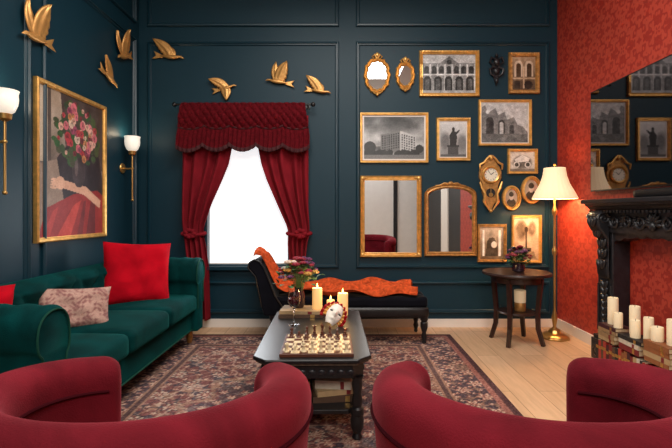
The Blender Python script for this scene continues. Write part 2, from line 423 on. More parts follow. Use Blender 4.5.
# ================================================================ RUG
def rug():
    x0,x1,y0,y1=-1.62,1.07,0.75,4.36
    W,H=320,430; w=x1-x0;h=y1-y0
    cv=CV(W,H,(104,56,52)); X=(cv.X-.5)*w; Y=(cv.Y-.5)*h
    cream=(190,164,142); navy=(52,44,54); red=(122,50,44); rose=(152,98,84); dk=(60,36,38); tan=(146,112,90)
    def flowers(cx,ox,rad,pet,c1,c2,c3,mask,al=.9):
        for par in (0,1):
            u=(X/ cx + 0.5*par); v=(Y/ox+0.5*par)
            du=(u-np.round(u))*cx; dv=(v-np.round(v))*ox
            r=np.hypot(du,dv); th=np.arctan2(dv,du)
            R=rad*(0.72+0.28*np.cos(pet*th))
            cv.put(((r<R*1.25)&mask).astype(float),c3,al); cv.put(((r<R)&mask).astype(float),c1,al); cv.put(((r<R*0.62)&mask).astype(float),c2,al); cv.put(((r<R*0.28)&mask).astype(float),c1,al)
    bx=w/2-np.abs(X); by=h/2-np.abs(Y); e=np.minimum(bx,by)
    field=e>0.40; border=(e<=0.34)&(e>0.09)
    for (k1,k2,col,al) in ((22,19,tan,.75),(37,33,navy,.8),(29,43,cream,.6)):
        vine=np.abs(np.sin(X*k1+1.8*np.sin(Y*k2*.6))-np.sin(Y*k2+1.8*np.sin(X*k1*.6)))<0.25
        cv.put((vine&field).astype(float),col,al)
    flowers(0.30,0.36,0.06,8,cream,red,navy,field)
    flowers(0.15,0.18,0.026,5,rose,cream,dk,field)
    r=np.sqrt((X/0.7)**2+((Y)/1.0)**2); th=np.arctan2(Y,X)
    ring=r*(1+0.1*np.cos(12*th))
    cv.put(((ring<0.95)&(ring>0.89)).astype(float),tan,.6); cv.put(((ring<0.85)&(ring>0.6)).astype(float),navy,.5)
    flowers(0.14,0.16,0.03,6,cream,rose,red,(ring<0.85)&(ring>0.2))
    cv.put(((e<=0.40)&(e>0.34)).astype(float),tan,.8); cv.put(((e<=0.385)&(e>0.355)).astype(float),dk,.8)
    cv.put(border.astype(float),navy,.75)
    vb=np.abs(np.sin(X*30+2*np.sin(Y*21))-np.sin(Y*30+2*np.sin(X*21)))<0.3
    cv.put((vb&border).astype(float),tan,.7)
    flowers(0.22,0.22,0.05,6,cream,red,rose,border)
    flowers(0.11,0.11,0.02,5,rose,cream,navy,border)
    cv.put(((e<=0.09)&(e>0.05)).astype(float),rose,.7); cv.put((e<=0.05).astype(float),(66,34,36))
    cv.noise(10,3,8); cv.grain(15,2)
    o=canvas_obj(cv,w,h,'rug',M['rug'],loc=((x0+x1)/2,(y0+y1)/2,0.010),horiz=True,label='worn persian rug with cream, navy and wine-red floral pattern',cat='rug')
    md=o.modifiers.new('t','SOLIDIFY'); md.thickness=0.009; md.offset=-1
rug(); RZ=0.011

# ================================================================ PICTURES
flatprof=[(0,0),(0,0.02),(0.006,0.03),(0.018,0.03),(0.026,0.02),(0.034,0.022),(0.04,0.012),(0.04,0.004)]
def scaleprof(p,w,d=1.0): k=w/p[-1][0]; return [(a*k,c*d) for a,c in p]
def picture(px0,px1,py0,py1,cv,label,fw=0.04,orn=0.0,m='gold',matw=0.0,name='framed_picture',depth=1.0):
    w=BX(px1)-BX(px0); h=BZ(py0)-BZ(py1)
    t=thing(name,label,'picture',((BX(px0)+BX(px1))/2,WY-0.002,(BZ(py0)+BZ(py1))/2),group='pictures on the gallery wall')
    MB().frame(rect(w,h,50 if orn else 1),scaleprof(flatprof,fw,depth),orn,50).build('picture_frame',M[m],t,smooth=bool(orn))
    iw,ih=w-2*fw,h-2*fw
    if matw>0:
        MB().frame(rect(iw+0.004,ih+0.004),[(0,0.006),(matw,0.006),(matw,0.003)]).build('mat_board',M['white'],t,smooth=False)
        iw-=2*matw; ih-=2*matw
    canvas_obj(cv,iw+0.002,ih+0.002,'photo_print',M['print'],t,y=-0.004)
    return t
def g(v,s=0): return (v+s,v,v-s)
c=CV(110,80,g(150)); c.vgrad(0,0.35,g(175),g(205)); c.rect(0,0.22,1,1,g(140)); 
for i in range(7):
    x=0.03+i*0.14; c.arch(x,x+0.09,0.30,0.5,g(45)); c.rect(x+0.1,0.25,x+0.125,0.95,g(205))
for i in range(5):
    x=0.02+i*0.2; c.arch(x,x+0.14,0.56,0.92,g(30)); c.arch(x+0.03,x+0.11,0.63,0.92,g(80))
c.rect(0,0.5,1,0.54,g(215)); c.rect(0,0.92,1,1,g(170)); c.poly([(0.3,0.25),(0.5,0.05),(0.7,0.25)],g(120)); c.ell(0.5,0.2,0.05,0.06,g(50))
c.noise(16,1,14); c.grain(18,1); picture(419,479,51,97,c,'ornate gold framed black and white photograph of an arcaded palace',0.04,0.0025)
c=CV(60,80,g(60,15)); c.vgrad(0,1,g(150,30),g(60,18)); c.arch(0.1,0.45,0.12,0.6,g(190,25)); c.arch(0.18,0.38,0.2,0.6,g(55,20)); c.arch(0.55,0.9,0.12,0.6,g(185,25)); c.arch(0.63,0.83,0.2,0.6,g(50,20)); c.rect(0.46,0.3,0.54,0.95,g(175,30)); c.rect(0,0.62,1,0.68,g(160,30)); c.rect(0.1,0.72,0.35,0.95,g(35,10)); c.ell(0.7,0.84,0.18,0.12,g(30,10)); c.noise(12,4,9); c.grain(9,3)
picture(508,539,53,94,c,'gold framed sepia photograph of an arched interior',0.042,0.002,'goldd')
c=CV(130,90,g(120)); c.vgrad(0,0.7,g(70),g(190)); c.noise(32,9,4)
c.poly([(0.28,0.42),(0.6,0.33),(0.6,0.85),(0.28,0.85)],g(110)); c.poly([(0.6,0.33),(0.86,0.46),(0.86,0.85),(0.6,0.85)],g(185))
for j in range(7):
    for i in range(8):
        c.rect(0.30+i*0.037,0.45+j*0.055-i*0.011,0.322+i*0.037,0.485+j*0.055-i*0.011,g(30))
    for i in range(6): c.rect(0.62+i*0.04,0.41+j*0.058+i*0.014,0.645+i*0.04,0.448+j*0.058+i*0.014,g(60))
for i in range(40):
    x=random.random(); c.ell(x,0.84+0.05*random.random(),0.05,0.07,g(22+20*random.random()))
c.ell(0.1,0.72,0.1,0.14,g(30)); c.ell(0.92,0.76,0.07,0.1,g(34))
c.rect(0,0.9,1,1,g(110)); c.grain(9,5)
picture(360,428,113,163,c,'gold framed photograph of a large hotel under clouds',0.026,0,'gold',0.018)
c=CV(64,80,g(200)); c.vgrad(0,1,g(205),g(150)); c.noise(12,12,4); c.ell(0.2,0.55,0.25,0.3,g(110),1,0.5); c.ell(0.85,0.6,0.25,0.3,g(120),1,0.5); c.rect(0.3,0.7,0.7,0.95,g(75)); c.rect(0.26,0.66,0.74,0.71,g(55)); c.poly([(0.38,0.67),(0.36,0.38),(0.46,0.26),(0.58,0.27),(0.66,0.42),(0.62,0.67)],g(45)); c.ell(0.51,0.21,0.06,0.06,g(40)); c.poly([(0.58,0.3),(0.74,0.22),(0.76,0.25),(0.62,0.38)],g(50)); c.rect(0,0.93,1,1,g(90)); c.grain(9,7)
picture(436,470,118,161,c,'gold framed photograph of a statue on a pedestal',0.033,0.0015,'gold',0.012)
c=CV(110,90,g(205)); c.vgrad(0,1,g(190),g(215)); c.poly([(0.0,0.9),(0.0,0.1),(0.08,0.05),(0.14,0.25),(0.3,0.12),(0.36,0.3),(0.5,0.22),(0.55,0.42),(0.7,0.35),(0.78,0.55),(0.9,0.6),(1,0.75),(1,0.95)],g(120))
c.arch(0.1,0.26,0.35,0.78,g(50)); c.arch(0.36,0.5,0.42,0.78,g(50)); c.arch(0.6,0.7,0.55,0.8,g(55)); c.arch(0.39,0.47,0.48,0.78,g(190)); c.ell(0.13,0.22,0.04,0.05,g(210))
c.rect(0,0.78,1,1,g(95)); c.noise(16,21,18); c.grain(14,8)
picture(478,531,100,146,c,'gold framed photograph of gothic stone ruins',0.026,0,'gold',0.012)
c=CV(70,56,g(205,12)); c.ell(0.5,0.55,0.42,0.38,g(90,10),1,0.3); c.ell(0.28,0.66,0.12,0.15,g(210,8)); c.ell(0.28,0.66,0.08,0.1,g(60,8)); c.ell(0.72,0.66,0.12,0.15,g(210,8)); c.ell(0.72,0.66,0.08,0.1,g(60,8)); c.poly([(0.2,0.4),(0.5,0.18),(0.8,0.35),(0.75,0.5),(0.25,0.55)],g(225,8)); c.rect(0,0.85,1,1,g(120,12)); c.noise(15,3,10); c.grain(8,9)
picture(507,537,149,174,c,'small gold framed antique carriage photograph',0.028,0.0015)
c=CV(60,76,g(200,14)); c.vgrad(0,1,g(180,20),g(90,25)); c.rect(0.12,0.1,0.2,0.9,g(235,10)); c.rect(0.78,0.1,0.88,0.9,g(235,10)); c.poly([(0.25,0.9),(0.3,0.45),(0.45,0.3),(0.62,0.35),(0.75,0.6),(0.75,0.9)],g(60,14)); c.ell(0.47,0.26,0.09,0.08,g(150,18)); c.ell(0.6,0.55,0.12,0.1,g(210,15)); c.noise(14,31,8); c.grain(8,10)
picture(477,506,224,262,c,'gold framed sepia photograph of a seated figure by columns',0.03,0.001,'goldd')
c=CV(60,84,g(200,25)); c.vgrad(0,1,g(205,28),g(150,32)); c.ell(0.3,0.3,0.3,0.28,g(95,22),1,0.5); c.ell(0.72,0.26,0.2,0.2,g(110,22),1,0.5); c.rect(0.46,0.3,0.54,0.75,g(60,18)); c.ell(0.5,0.28,0.07,0.07,g(50,18)); c.rect(0.3,0.7,0.7,0.8,g(70,20)); c.poly([(0.1,0.95),(0.2,0.78),(0.8,0.78),(0.9,0.95)],g(120,26)); c.noise(14,41,8); c.grain(8,11)
picture(511,541,215,263,c,'gold framed sepia photograph of a garden monument',0.028,0.001)
def oval(px,py,wpx,hpx,seed):
    k=WY/F; w=wpx*k;h=hpx*k
    t=thing('oval_picture_frame','small oval gold frame with a sepia portrait','picture',(BX(px),WY-0.002,BZ(py)),group='oval picture frames')
    MB().frame(ellipse(w,h,72),scaleprof(flatprof,0.038,1.0),0.001,50).build('picture_frame',M['gold'],t)
    c=CV(36,44,g(170,22)); c.ell(0.5,0.95,0.42,0.42,g(55,12)); c.ell(0.5,0.42,0.17,0.2,g(205,22)); c.ell(0.5,0.3,0.19,0.13,g(60,14)); c.noise(8,seed,5)
    canvas_obj(c,w-0.066,h-0.066,'photo_print',M['print'],t,y=-0.006,shape='oval')
oval(511,198,19,25,1); oval(531,190,21,28,2)
def ocart(px,py,wpx,hpx,lab):
    k=WY/F; w=wpx*k;h=hpx*k
    t=thing('oval_mirror',lab,'mirror',(BX(px),WY-0.002,BZ(py)),group='small cartouche mirrors')
    pth=[]
    n=96
    for i in range(n):
        a=2*pi*i/n
        r=1-0.02*cos(4*a)+0.03*cos(12*a)+0.02*sin(20*a)
        taper=1-0.13*max(0,-sin(a))**1.5
        pth.append((w/2*1.0*r*cos(a)*taper,h/2*0.86*r*sin(a)))
    MB().frame(pth,[(0,0),(0,0.015),(0.008,0.03),(0.016,0.022),(0.026,0.032),(0.034,0.02),(0.042,0.01),(0.043,0.003)],0.002,40).build('mirror_frame',M['gold'],t,ang=1.2)
    for s in (-1,1):
        o=MB(); o.tube([(s*0.002,-0.02,h*0.40),(s*0.03,-0.03,h*0.49),(s*0.05,-0.025,h*0.44),(s*0.035,-0.03,h*0.39)],[0.012,0.011,0.010,0.006],6); o.build('scroll',M['gold'],t)
        o=MB(); o.tube([(s*0.002,-0.02,-h*0.44),(s*0.03,-0.03,-h*0.42),(s*0.055,-0.025,-h*0.36)],[0.012,0.010,0.005],6); o.build('scroll',M['gold'],t)
    MB().ball(0.02,TR(0,-0.03,h*0.48),sq=(1,.7,1.3)).build('crest',M['gold'],t); MB().ball(0.015,TR(0,-0.03,-h*0.46)).build('drop_finial',M['gold'],t)
    MB().add([(0,-0.012,0)]+[(x*0.8,-0.012,z*0.84) for x,z in pth],[(0,i+1,(i+1)%n+1) for i in range(n)]).build('mirror_glass',M['mirror'],t,smooth=False)
ocart(377,76,27,42,'larger ornate gold cartouche wall mirror'); ocart(405,76,20,33,'smaller ornate gold cartouche wall mirror')
w=BX(421)-BX(360);h=BZ(176)-BZ(257)
t=thing('wall_mirror','large rectangular wall mirror in a carved gold frame','mirror',((BX(360)+BX(421))/2,WY-0.002,(BZ(176)+BZ(257))/2))
MB().frame(rect(w,h,80),[(0,0),(0,0.03),(0.01,0.042),(0.02,0.03),(0.028,0.034),(0.036,0.018),(0.045,0.02),(0.05,0.006)],0.002,40).build('mirror_frame',M['gold'],t)
for sx in (-1,1):
    for sz in (-1,1):
        o=MB(); o.ball(0.024,TR(sx*(w/2-0.026),-0.03,sz*(h/2-0.026)),sq=(1,0.6,1))
        o.ball(0.015,TR(sx*(w/2-0.055),-0.03,sz*(h/2-0.02)),sq=(1.6,0.6,0.8)); o.ball(0.015,TR(sx*(w/2-0.02),-0.03,sz*(h/2-0.055)),sq=(0.8,0.6,1.6))
        o.build('corner_ornament',M['gold'],t)
MB().box(-w/2+0.046,w/2-0.046,-0.012,-0.006,-h/2+0.046,h/2-0.046).build('mirror_glass',M['mirror'],t,smooth=False)
def archpath(w,h,rise,n=24):
    p=[(-w/2,-h/2)]
    for i in range(1,12): p.append((-w/2+w*i/12,-h/2))
    p.append((w/2,-h/2))
    for i in range(1,16): p.append((w/2,-h/2+(h-rise)*i/16))
    for i in range(n+1):
        a=pi*i/n; p.append((w/2*cos(a),h/2-rise+rise*sin(a)**0.8))
    for i in range(15,0,-1): p.append((-w/2,-h/2+(h-rise)*i/16))
    return p
w=BX(476)-BX(424);h=BZ(184)-BZ(256)
t=thing('wall_mirror','arched wall mirror in a dark gold frame','mirror',((BX(424)+BX(476))/2,WY-0.002,(BZ(184)+BZ(256))/2))
pa=archpath(w,h,0.13)
MB().frame(pa,[(0,0),(0,0.028),(0.01,0.04),(0.02,0.03),(0.034,0.034),(0.044,0.016),(0.05,0.005)],0.001,35).build('mirror_frame',M['goldd'],t,ang=1.0)
o=MB(); o.ball(0.022,TR(0,-0.03,h/2+0.004),sq=(1.3,0.6,1)); o.build('crest',M['goldd'],t)
for s in(-1,1):
    o=MB(); o.tube([(s*0.02,-0.03,h/2+0.0),(s*0.07,-0.03,h/2+0.005),(s*0.11,-0.03,h/2-0.015),(s*0.16,-0.03,h/2-0.02)],[0.010,0.010,0.008,0.004],8); o.build('crest_scroll',M['goldd'],t)
pb=archpath(w-0.09,h-0.09,0.11); n=len(pb)
MB().add([(0,-0.010,0)]+[(x,-0.010,z) for x,z in pb],[(0,i+1,(i+1)%n+1) for i in range(n)]).build('mirror_glass',M['mirror'],t,smooth=False)

# clock
t=thing('wall_clock','ornate carved gold wall clock with a round dial','clock',(BX(489.5),WY-0.002,BZ(184)))
k=WY/F
sil=[(0,-29),(2,-25),(4,-20),(8,-17),(7,-13),(9,-8),(8,-3),(10,2),(12,6),(12,12),(10,17),(7,20),(6,23),(3,25),(0,29)]
pts=[(x*k*.92,z*k) for x,z in sil]+[(-x*k*.92,z*k) for x,z in reversed(sil[1:-1])]
o=MB(); o.extr(pts,-0.03,0.0); o.build('clock_case',M['goldd'],t,bevel=0.006)
for s in (-1,1):
    o=MB(); o.tube([(s*2*k,-0.045,-26*k),(s*7*k,-0.05,-18*k),(s*6*k,-0.05,-10*k),(s*9*k,-0.05,-4*k),(s*11*k,-0.045,2*k)],[0.006,0.014,0.012,0.013,0.008],8); o.build('carved_scroll',M['gold'],t)
    o=MB(); o.tube([(s*11*k,-0.045,14*k),(s*11*k,-0.05,19*k),(s*7*k,-0.05,21*k),(s*4*k,-0.05,25*k),(s*1*k,-0.05,28*k)],[0.006,0.013,0.012,0.011,0.008],8); o.build('carved_scroll',M['gold'],t)
MB().ball(0.02,TR(0,-0.05,26*k),sq=(1,.7,1.4)).build('crown',M['gold'],t); MB().ball(0.016,TR(0,-0.045,-27*k)).build('drop_finial',M['gold'],t)
MB().lathe([(8.6*k,0),(8.8*k,0.02),(7.8*k,0.03),(6.6*k,0.022),(6.6*k,0.01)],40,TR(0,-0.03,9*k,rx=pi/2),cap=False).build('bezel',M['gold'],t)
MB().lathe([(6.8*k,0),(6.8*k,0.012)],40,TR(0,-0.03,9*k,rx=pi/2)).build('dial',M['face'],t,smooth=False)
MB().box(-0.003,0.003,-0.045,-0.043,0,0.04,TR(0,0,9*k,ry=0.9)).build('hour_hand',M['black'],t,smooth=False)
MB().box(-0.002,0.002,-0.045,-0.043,0,0.055,TR(0,0,9*k,ry=-0.6)).build('minute_hand',M['black'],t,smooth=False)
for i in range(12): MB().box(-0.002,0.002,-0.044,-0.0425,0.050,0.062,TR(0,0,9*k,ry=i*pi/6)).build('hour_mark',M['black'],t,smooth=False)
MB().lathe([(4.5*k,0),(4.5*k,0.006)],24,TR(0,-0.03,-9*k,rx=pi/2)).build('pendulum_window',M['dark'],t,smooth=False)
o=MB(); o.box(-0.003,0.003,-0.045,-0.04,-11*k,-4*k); o.lathe([(0.022,0),(0.022,0.006)],20,TR(0,-0.04,-11*k,rx=pi/2)); o.build('pendulum',M['brass'],t)
# black baroque ornament
t=thing('wall_ornament','small black carved baroque wall ornament','ornament',(BX(495.5),WY-0.002,BZ(70)))
o=MB(); o.extr([(-0.035,-0.05),(0,-0.17),(0.035,-0.05),(0.045,0.05),(0.02,0.09),(0,0.17),(-0.02,0.09),(-0.045,0.05)],-0.02,0)
o.ball(0.032,TR(0,-0.035,0.07),sq=(1,0.8,1.2)); o.ball(0.028,TR(0,-0.03,-0.02),sq=(1.2,0.8,1.4)); o.ball(0.018,TR(0,-0.03,0.14)); o.ball(0.018,TR(0,-0.03,-0.12),sq=(1,1,1.6))
for s in (-1,1):
    o.tube([(s*0.01,-0.03,0.1),(s*0.055,-0.035,0.12),(s*0.07,-0.03,0.07),(s*0.04,-0.03,0.05)],[0.009,0.013,0.012,0.006],8)
    o.tube([(s*0.02,-0.03,0.02),(s*0.07,-0.035,0.0),(s*0.06,-0.03,-0.05),(s*0.02,-0.03,-0.08)],[0.009,0.013,0.012,0.006],8)
o.build('carving',M['blackw'],t)

# ================================================================ BIRDS
def bez(a,b_,c_,t): return tuple((1-t)**2*a[i]+2*t*(1-t)*b_[i]+t*t*c_[i] for i in range(2))
def wingmesh(o,rf,rb,lc,tc_,tip,y0,y1):
    def fn(u,v):
        L=bez(rf,lc,tip,u); Tt=bez(rb,tc_,tip,u)
        sc_=0.010*abs(sin(u*pi*5))*(1-u)
        x=L[0]*(1-v)+Tt[0]*v; z=L[1]*(1-v)+Tt[1]*v
        d=Vector((Tt[0]-L[0],Tt[1]-L[1])); 
        if d.length>1e-6: d.normalize()
        x+=d.x*sc_*v*v*2; z+=d.y*sc_*v*v*2
        y=-(y0+(y1-y0)*u+0.014*sin(pi*v)+0.003*sin(v*16))
        return (x,y,z)
    o.grid(fn,24,12)
def bird(loc,rotz,tilt,w1,w2,flip=1,s=1.0,lab='gold metal flying bird wall sculpture'):
    t=thing('bird_wall_sculpture',lab,'wall ornament',loc,(0,0,rotz),group='flock of gold birds')
    R=TR(ry=-tilt,s=(flip*s,s,s))
    o=MB()
    pts=[(-0.10,-0.025,-0.012),(-0.06,-0.03,-0.006),(-0.02,-0.033,0),(0.03,-0.035,0.006),(0.07,-0.035,0.014),(0.095,-0.035,0.024),(0.115,-0.035,0.026),(0.132,-0.035,0.022),(0.15,-0.035,0.018)]
    o.tube(pts,[0.006,0.014,0.021,0.023,0.017,0.012,0.013,0.008,0.001],12,X=R)
    o.build('body',M['bird'],t,ang=1.2)
    o=MB()
    def tail(u,v): 
        x=-0.07-0.11*u; z=-0.012+(v-0.5)*(0.022+0.06*u)-0.008*u
        x+=0.035*u*(1-abs(2*v-1))
        return (x,-0.024,z)
    o.grid(tail,6,8,X=R); o.build('tail',M['bird'],t,solid=0.006)
    for (tip,lc,tc_,y1) in (w1,w2):
        o=MB(); wingmesh(o,(0.055,0.012),(-0.04,0.0),lc,tc_,tip,0.03,y1)
        o.v=[tuple(R@Vector(p)) for p in o.v]
        o.build('wing',M['bird'],t,solid=0.006,ang=1.3)
upA=((-0.10,0.22),(0.04,0.19),(-0.12,0.07),0.075); upB=((0.03,0.23),(0.12,0.14),(-0.01,0.08),0.02)
glA=((-0.20,0.13),(-0.02,0.18),(-0.12,0.04),0.06); glB=((-0.05,0.11),(0.06,0.10),(-0.05,0.05),0.02)
spA=((-0.19,0.10),(-0.01,0.16),(-0.11,0.02),0.05); spB=((0.00,-0.16),(0.10,-0.07),(-0.07,-0.04),0.05)
bird((BX(171),WY-0.003,BZ(58)),0,-0.25,glA,glB,1,1.0)
bird((BX(226),WY-0.003,BZ(89)),0,0.1,glA,spB,1,0.80)
bird((BX(279),WY-0.003,BZ(83)),0,0.0,upA,upB,-1,0.92)
bird((BX(319),WY-0.003,BZ(92)),0,-0.3,glA,glB,1,0.85)
bird((LX+0.003,3.06,2.38),pi/2,0.25,upA,upB,-1,1.08)
bird((LX+0.003,4.30,2.69),pi/2,0.5,upA,upB,-1,1.05)
bird((LX+0.003,4.02,2.40),pi/2,-0.5,spA,glB,1,0.95)

# ================================================================ LEFT WALL PAINTING
yy0,yy1=3.06,3.97; z0p,z1p=0.985,2.13
w=yy1-yy0; h=z1p-z0p
c=CV(150,190,(96,84,76)); c.vgrad(0,0.5,(166,146,126),(100,86,76)); c.noise(8,3,5)
c.rect(0,0,0.14,0.5,(190,172,150)); c.rect(0.13,0,0.17,0.52,(76,62,54)); c.poly([(0.3,0),(1,0),(1,0.5),(0.4,0.5)],(66,52,48))
c.poly([(0,0.52),(0.3,0.46),(0.5,0.5),(0.55,1),(0,1)],(140,118,102)); 
c.poly([(0.25,0.46),(0.4,0.36),(0.92,0.38),(1,0.6),(1,1),(0.5,1),(0.35,0.75)],(34,20,26))
c.poly([(0.0,1),(0.12,0.8),(0.5,0.7),(0.9,0.66),(1,0.7),(1,1)],(142,28,26)); c.poly([(0.25,1),(0.5,0.78),(0.62,0.74),(0.45,1)],(184,52,40)); c.poly([(0.7,1),(0.78,0.74),(0.86,0.72),(0.86,1)],(96,14,20)); c.poly([(0.05,1),(0.2,0.82),(0.28,0.79),(0.15,1)],(170,44,36)); c.poly([(0.55,1),(0.66,0.75),(0.7,0.74),(0.64,1)],(110,18,22))
c.poly([(0.28,0.60),(0.7,0.64),(0.96,0.74),(0.94,0.80),(0.66,0.70),(0.3,0.66)],(206,156,128)); c.ell(0.3,0.63,0.07,0.045,(214,166,138))
for i in range(4): c.ell(0.22-0.004*i,0.61+0.018*i,0.05,0.009,(214,166,138))
c.ell(0.58,0.52,0.11,0.13,(58,44,46)); c.ell(0.54,0.5,0.025,0.07,(120,104,100),.6)
r=random.Random(4)
for i in range(110):
    a=r.random()*6.28; q=r.random()**0.5; c.ell(0.56+0.36*q*cos(a),0.27+0.23*q*sin(a),0.04,0.014+0.02*r.random(),(36+r.random()*30,54+r.random()*30,38))
for i in range(60):
    a=r.random()*6.28; q=r.random()**0.5; x=0.56+0.31*q*cos(a); y=0.25+0.20*q*sin(a)
    col=r.choice([(196,100,110),(206,156,138),(166,46,56),(210,180,158),(140,58,84),(186,124,78),(110,36,46)]); s_=0.018+0.03*r.random()
    c.ell(x,y,s_,s_*0.8,col)
    for q2 in range(4): c.ell(x+s_*.45*cos(q2*1.6+i),y+s_*.36*sin(q2*1.6+i),s_*0.35,s_*0.28,tuple(v*(0.72+0.1*q2) for v in col))
    c.ell(x,y,s_*0.22,s_*0.18,tuple(v*0.55 for v in col))
c.noise(6,8,20); c.grain(4,2)
t=thing('framed_painting','large gold framed painting of a flower bouquet above red drapery','painting',(LX+0.002,(yy0+yy1)/2,(z0p+z1p)/2),(0,0,pi/2))
MB().frame(rect(w,h),scaleprof([(0,0),(0,0.03),(0.01,0.036),(0.03,0.03),(0.034,0.018),(0.04,0.018),(0.04,0.006)],0.035)).build('picture_frame',M['gold'],t,smooth=False)
canvas_obj(c,w-0.066,h-0.066,'canvas',M['paintc'],t,y=-0.01)

# ================================================================ SCONCES
def sconce(y):
    t=thing('wall_sconce','slender brass wall sconce with a white opal glass shade','wall lamp',(LX+0.002,y,1.6),(0,0,pi/2),group='brass wall sconces')
    MB().lathe([(0.045,0),(0.05,0.006),(0.045,0.014),(0.02,0.018)],24,TR(0,0,0.02,rx=pi/2)).build('backplate',M['brass'],t)
    o=MB(); o.tube([(0,-0.015,0.02),(0,-0.06,0.015),(0,-0.1,0.02)],0.009,10); o.tube([(0,-0.1,-0.28),(0,-0.1,0.16)],0.0075,12)
    o.ball(0.014,TR(0,-0.1,-0.285)); o.ball(0.014,TR(0,-0.1,0.02)); o.build('stem',M['brass'],t)
    MB().lathe([(0.012,0.14),(0.034,0.155),(0.038,0.185),(0.02,0.19)],20,TR(0,-0.1,0)).build('shade_holder',M['brass'],t)
    MB().lathe([(0.03,0.185),(0.05,0.20),(0.066,0.24),(0.07,0.275),(0.068,0.305),(0.074,0.325),(0.068,0.325),(0.062,0.30),(0.06,0.24),(0.03,0.195)],28,TR(0,-0.1,0),cap=False).build('lamp_shade',M['shade_gl'],t)
    li=bpy.data.lights.new('sconce_light','POINT'); li.energy=2.0; li.color=(1,0.8,0.55); li.shadow_soft_size=0.03
    lo=bpy.data.objects.new('sconce_light',li); sc.collection.objects.link(lo); lo.location=(LX+0.10,y,1.935)
sconce(2.67); sconce(4.31)

# ================================================================ CURTAINS
zr=BZ(107)
t=thing('curtain_rod','black curtain rod with ball finials above the window','curtain rod',(BX(246),WY,zr))
hw=(BX(312)-BX(180))/2
o=MB(); o.tube([(-hw,-0.11,0),(hw,-0.11,0)],0.011,12); o.build('rod',M['black'],t)
for s in (-1,1):
    MB().ball(0.024,TR(s*(hw+0.018),-0.11,0)).build('finial',M['black'],t)
    o=MB(); o.tube([(s*(hw-0.04),-0.002,0),(s*(hw-0.04),-0.11,0)],0.008,8); o.lathe([(0.025,0),(0.025,0.008)],16,TR(s*(hw-0.04),-0.002,0,rx=pi/2)); o.build('bracket',M['black'],t)
def interp(tab,x):
    for i in range(len(tab)-1):
        if tab[i][0]<=x<=tab[i+1][0]:
            a=(x-tab[i][0])/(tab[i+1][0]-tab[i][0])
            return [tab[i][q]*(1-a)+tab[i+1][q]*a for q in range(1,3)]
    return list(tab[-1][1:3])
def drape(tab,loc_px,label,nf,yt,seed):
    t=thing('curtain',label,'curtain',(BX(loc_px),WY,0.03),group='window curtains')
    ytop=tab[0][0]; ybot=tab[-1][0]
    def fn(u,v):
        py=ytop+(ybot-ytop)*u; a,b_=interp(tab,py)
        px=a+(b_-a)*v
        x=BX(px)-BX(loc_px); wfull=(b_-a)
        amp=0.026+0.02*(1-min(1,wfull/45))
        tie=math.exp(-((py-yt)/9)**2); amp*=(1-0.6*tie)
        y=-0.09-amp*sin(v*nf*2*pi+seed+0.6*sin(u*5))+0.008*sin(v*37+u*9)
        return (x,y,BZ(py)-0.03)
    MB().grid(fn,70,110).build('drape_panel',M['drape'],t,ang=3,solid=0.004)
    a,b_=interp(tab,yt); cx=BX((a+b_)/2)-BX(loc_px); r_=(BX(b_)-BX(a))/2+0.015
    pts=[(cx+r_*cos(q*2*pi/24),-0.09+0.055*sin(q*2*pi/24),BZ(yt)-0.03+0.012*sin(q*2*pi/24)) for q in range(24)]
    o=MB(); o.tube(pts,0.018,8,closed=True); 
    s=-1 if loc_px<250 else 1
    for q in range(7): o.ball(0.028,TR(cx+s*0.02+0.04*cos(q*.9),-0.15,BZ(yt)-0.03+0.035*sin(q*.9)),sq=(1,0.7,0.8))
    o.build('tieback',M['drape'],t)
drape([(118,186,236),(150,186,234),(165,186,231),(180,186,225),(205,186,214),(225,186,207),(234,187,206),(242,188,208),(265,190,211),(318,191,212)],200,'burgundy curtain panel gathered by a tieback',4,233,0)
drape([(118,258,309),(150,260,309),(165,263,309),(180,268,309),(205,279,309),(225,288,310),(234,290,310),(242,289,308),(262,291,306),(318,291,307)],300,'burgundy curtain panel gathered by a tieback beside the chaise',4,233,2)
t=thing('curtain_valance','gathered burgundy valance with ruched top and swagged fringed edge','curtain',(BX(245),WY,zr))
cxv=BX(246)
def vbot(v):
    return 146+5.5*abs(sin(v*pi*5))**0.8 + 2.0*abs(2*v-1)**4
def vhalf(u): return (BX(246+60+4.5*min(1,u*1.3))-cxv)
def vf(u,v):
    yb=vbot(v); py=106+(yb-106)*u
    x=cxv-BX(245)+(2*v-1)*vhalf(u)
    if u<0.55:
        # diamond ruching
        a=v*34; b_=u*9
        d=abs(sin((a+b_)*pi/2))*abs(sin((a-b_)*pi/2))
        y=-0.135-0.022*d**0.6-0.03*sin(min(1,u/0.55)*pi)
    else:
        k2=(u-0.55)/0.45
        y=-0.137-0.03*k2-0.014*k2*abs(sin(v*pi*5))-0.008*sin(v*2*pi*30+2*u)*min(1,k2*4)
    return (x,y,BZ(py)-zr)
MB().grid(vf,44,300).build('valance_cloth',M['val'],t,ang=3,solid=0.004)
def vf2(u,v):
    p=vf(1.0,v); return (p[0],p[1]-0.004-0.003*sin(v*400),p[2]+0.012-0.04*u)
MB().grid(vf2,4,300).build('fringe',M['fringe'],t,ang=3,solid=0.006)
def vf3(u,v):
    p=vf(0.55,v); return (p[0],p[1]-0.012*sin(u*pi)-0.002,p[2]+0.012-0.024*u)
MB().grid(vf3,4,220).build('gathering_band',M['fringe'],t,ang=3)

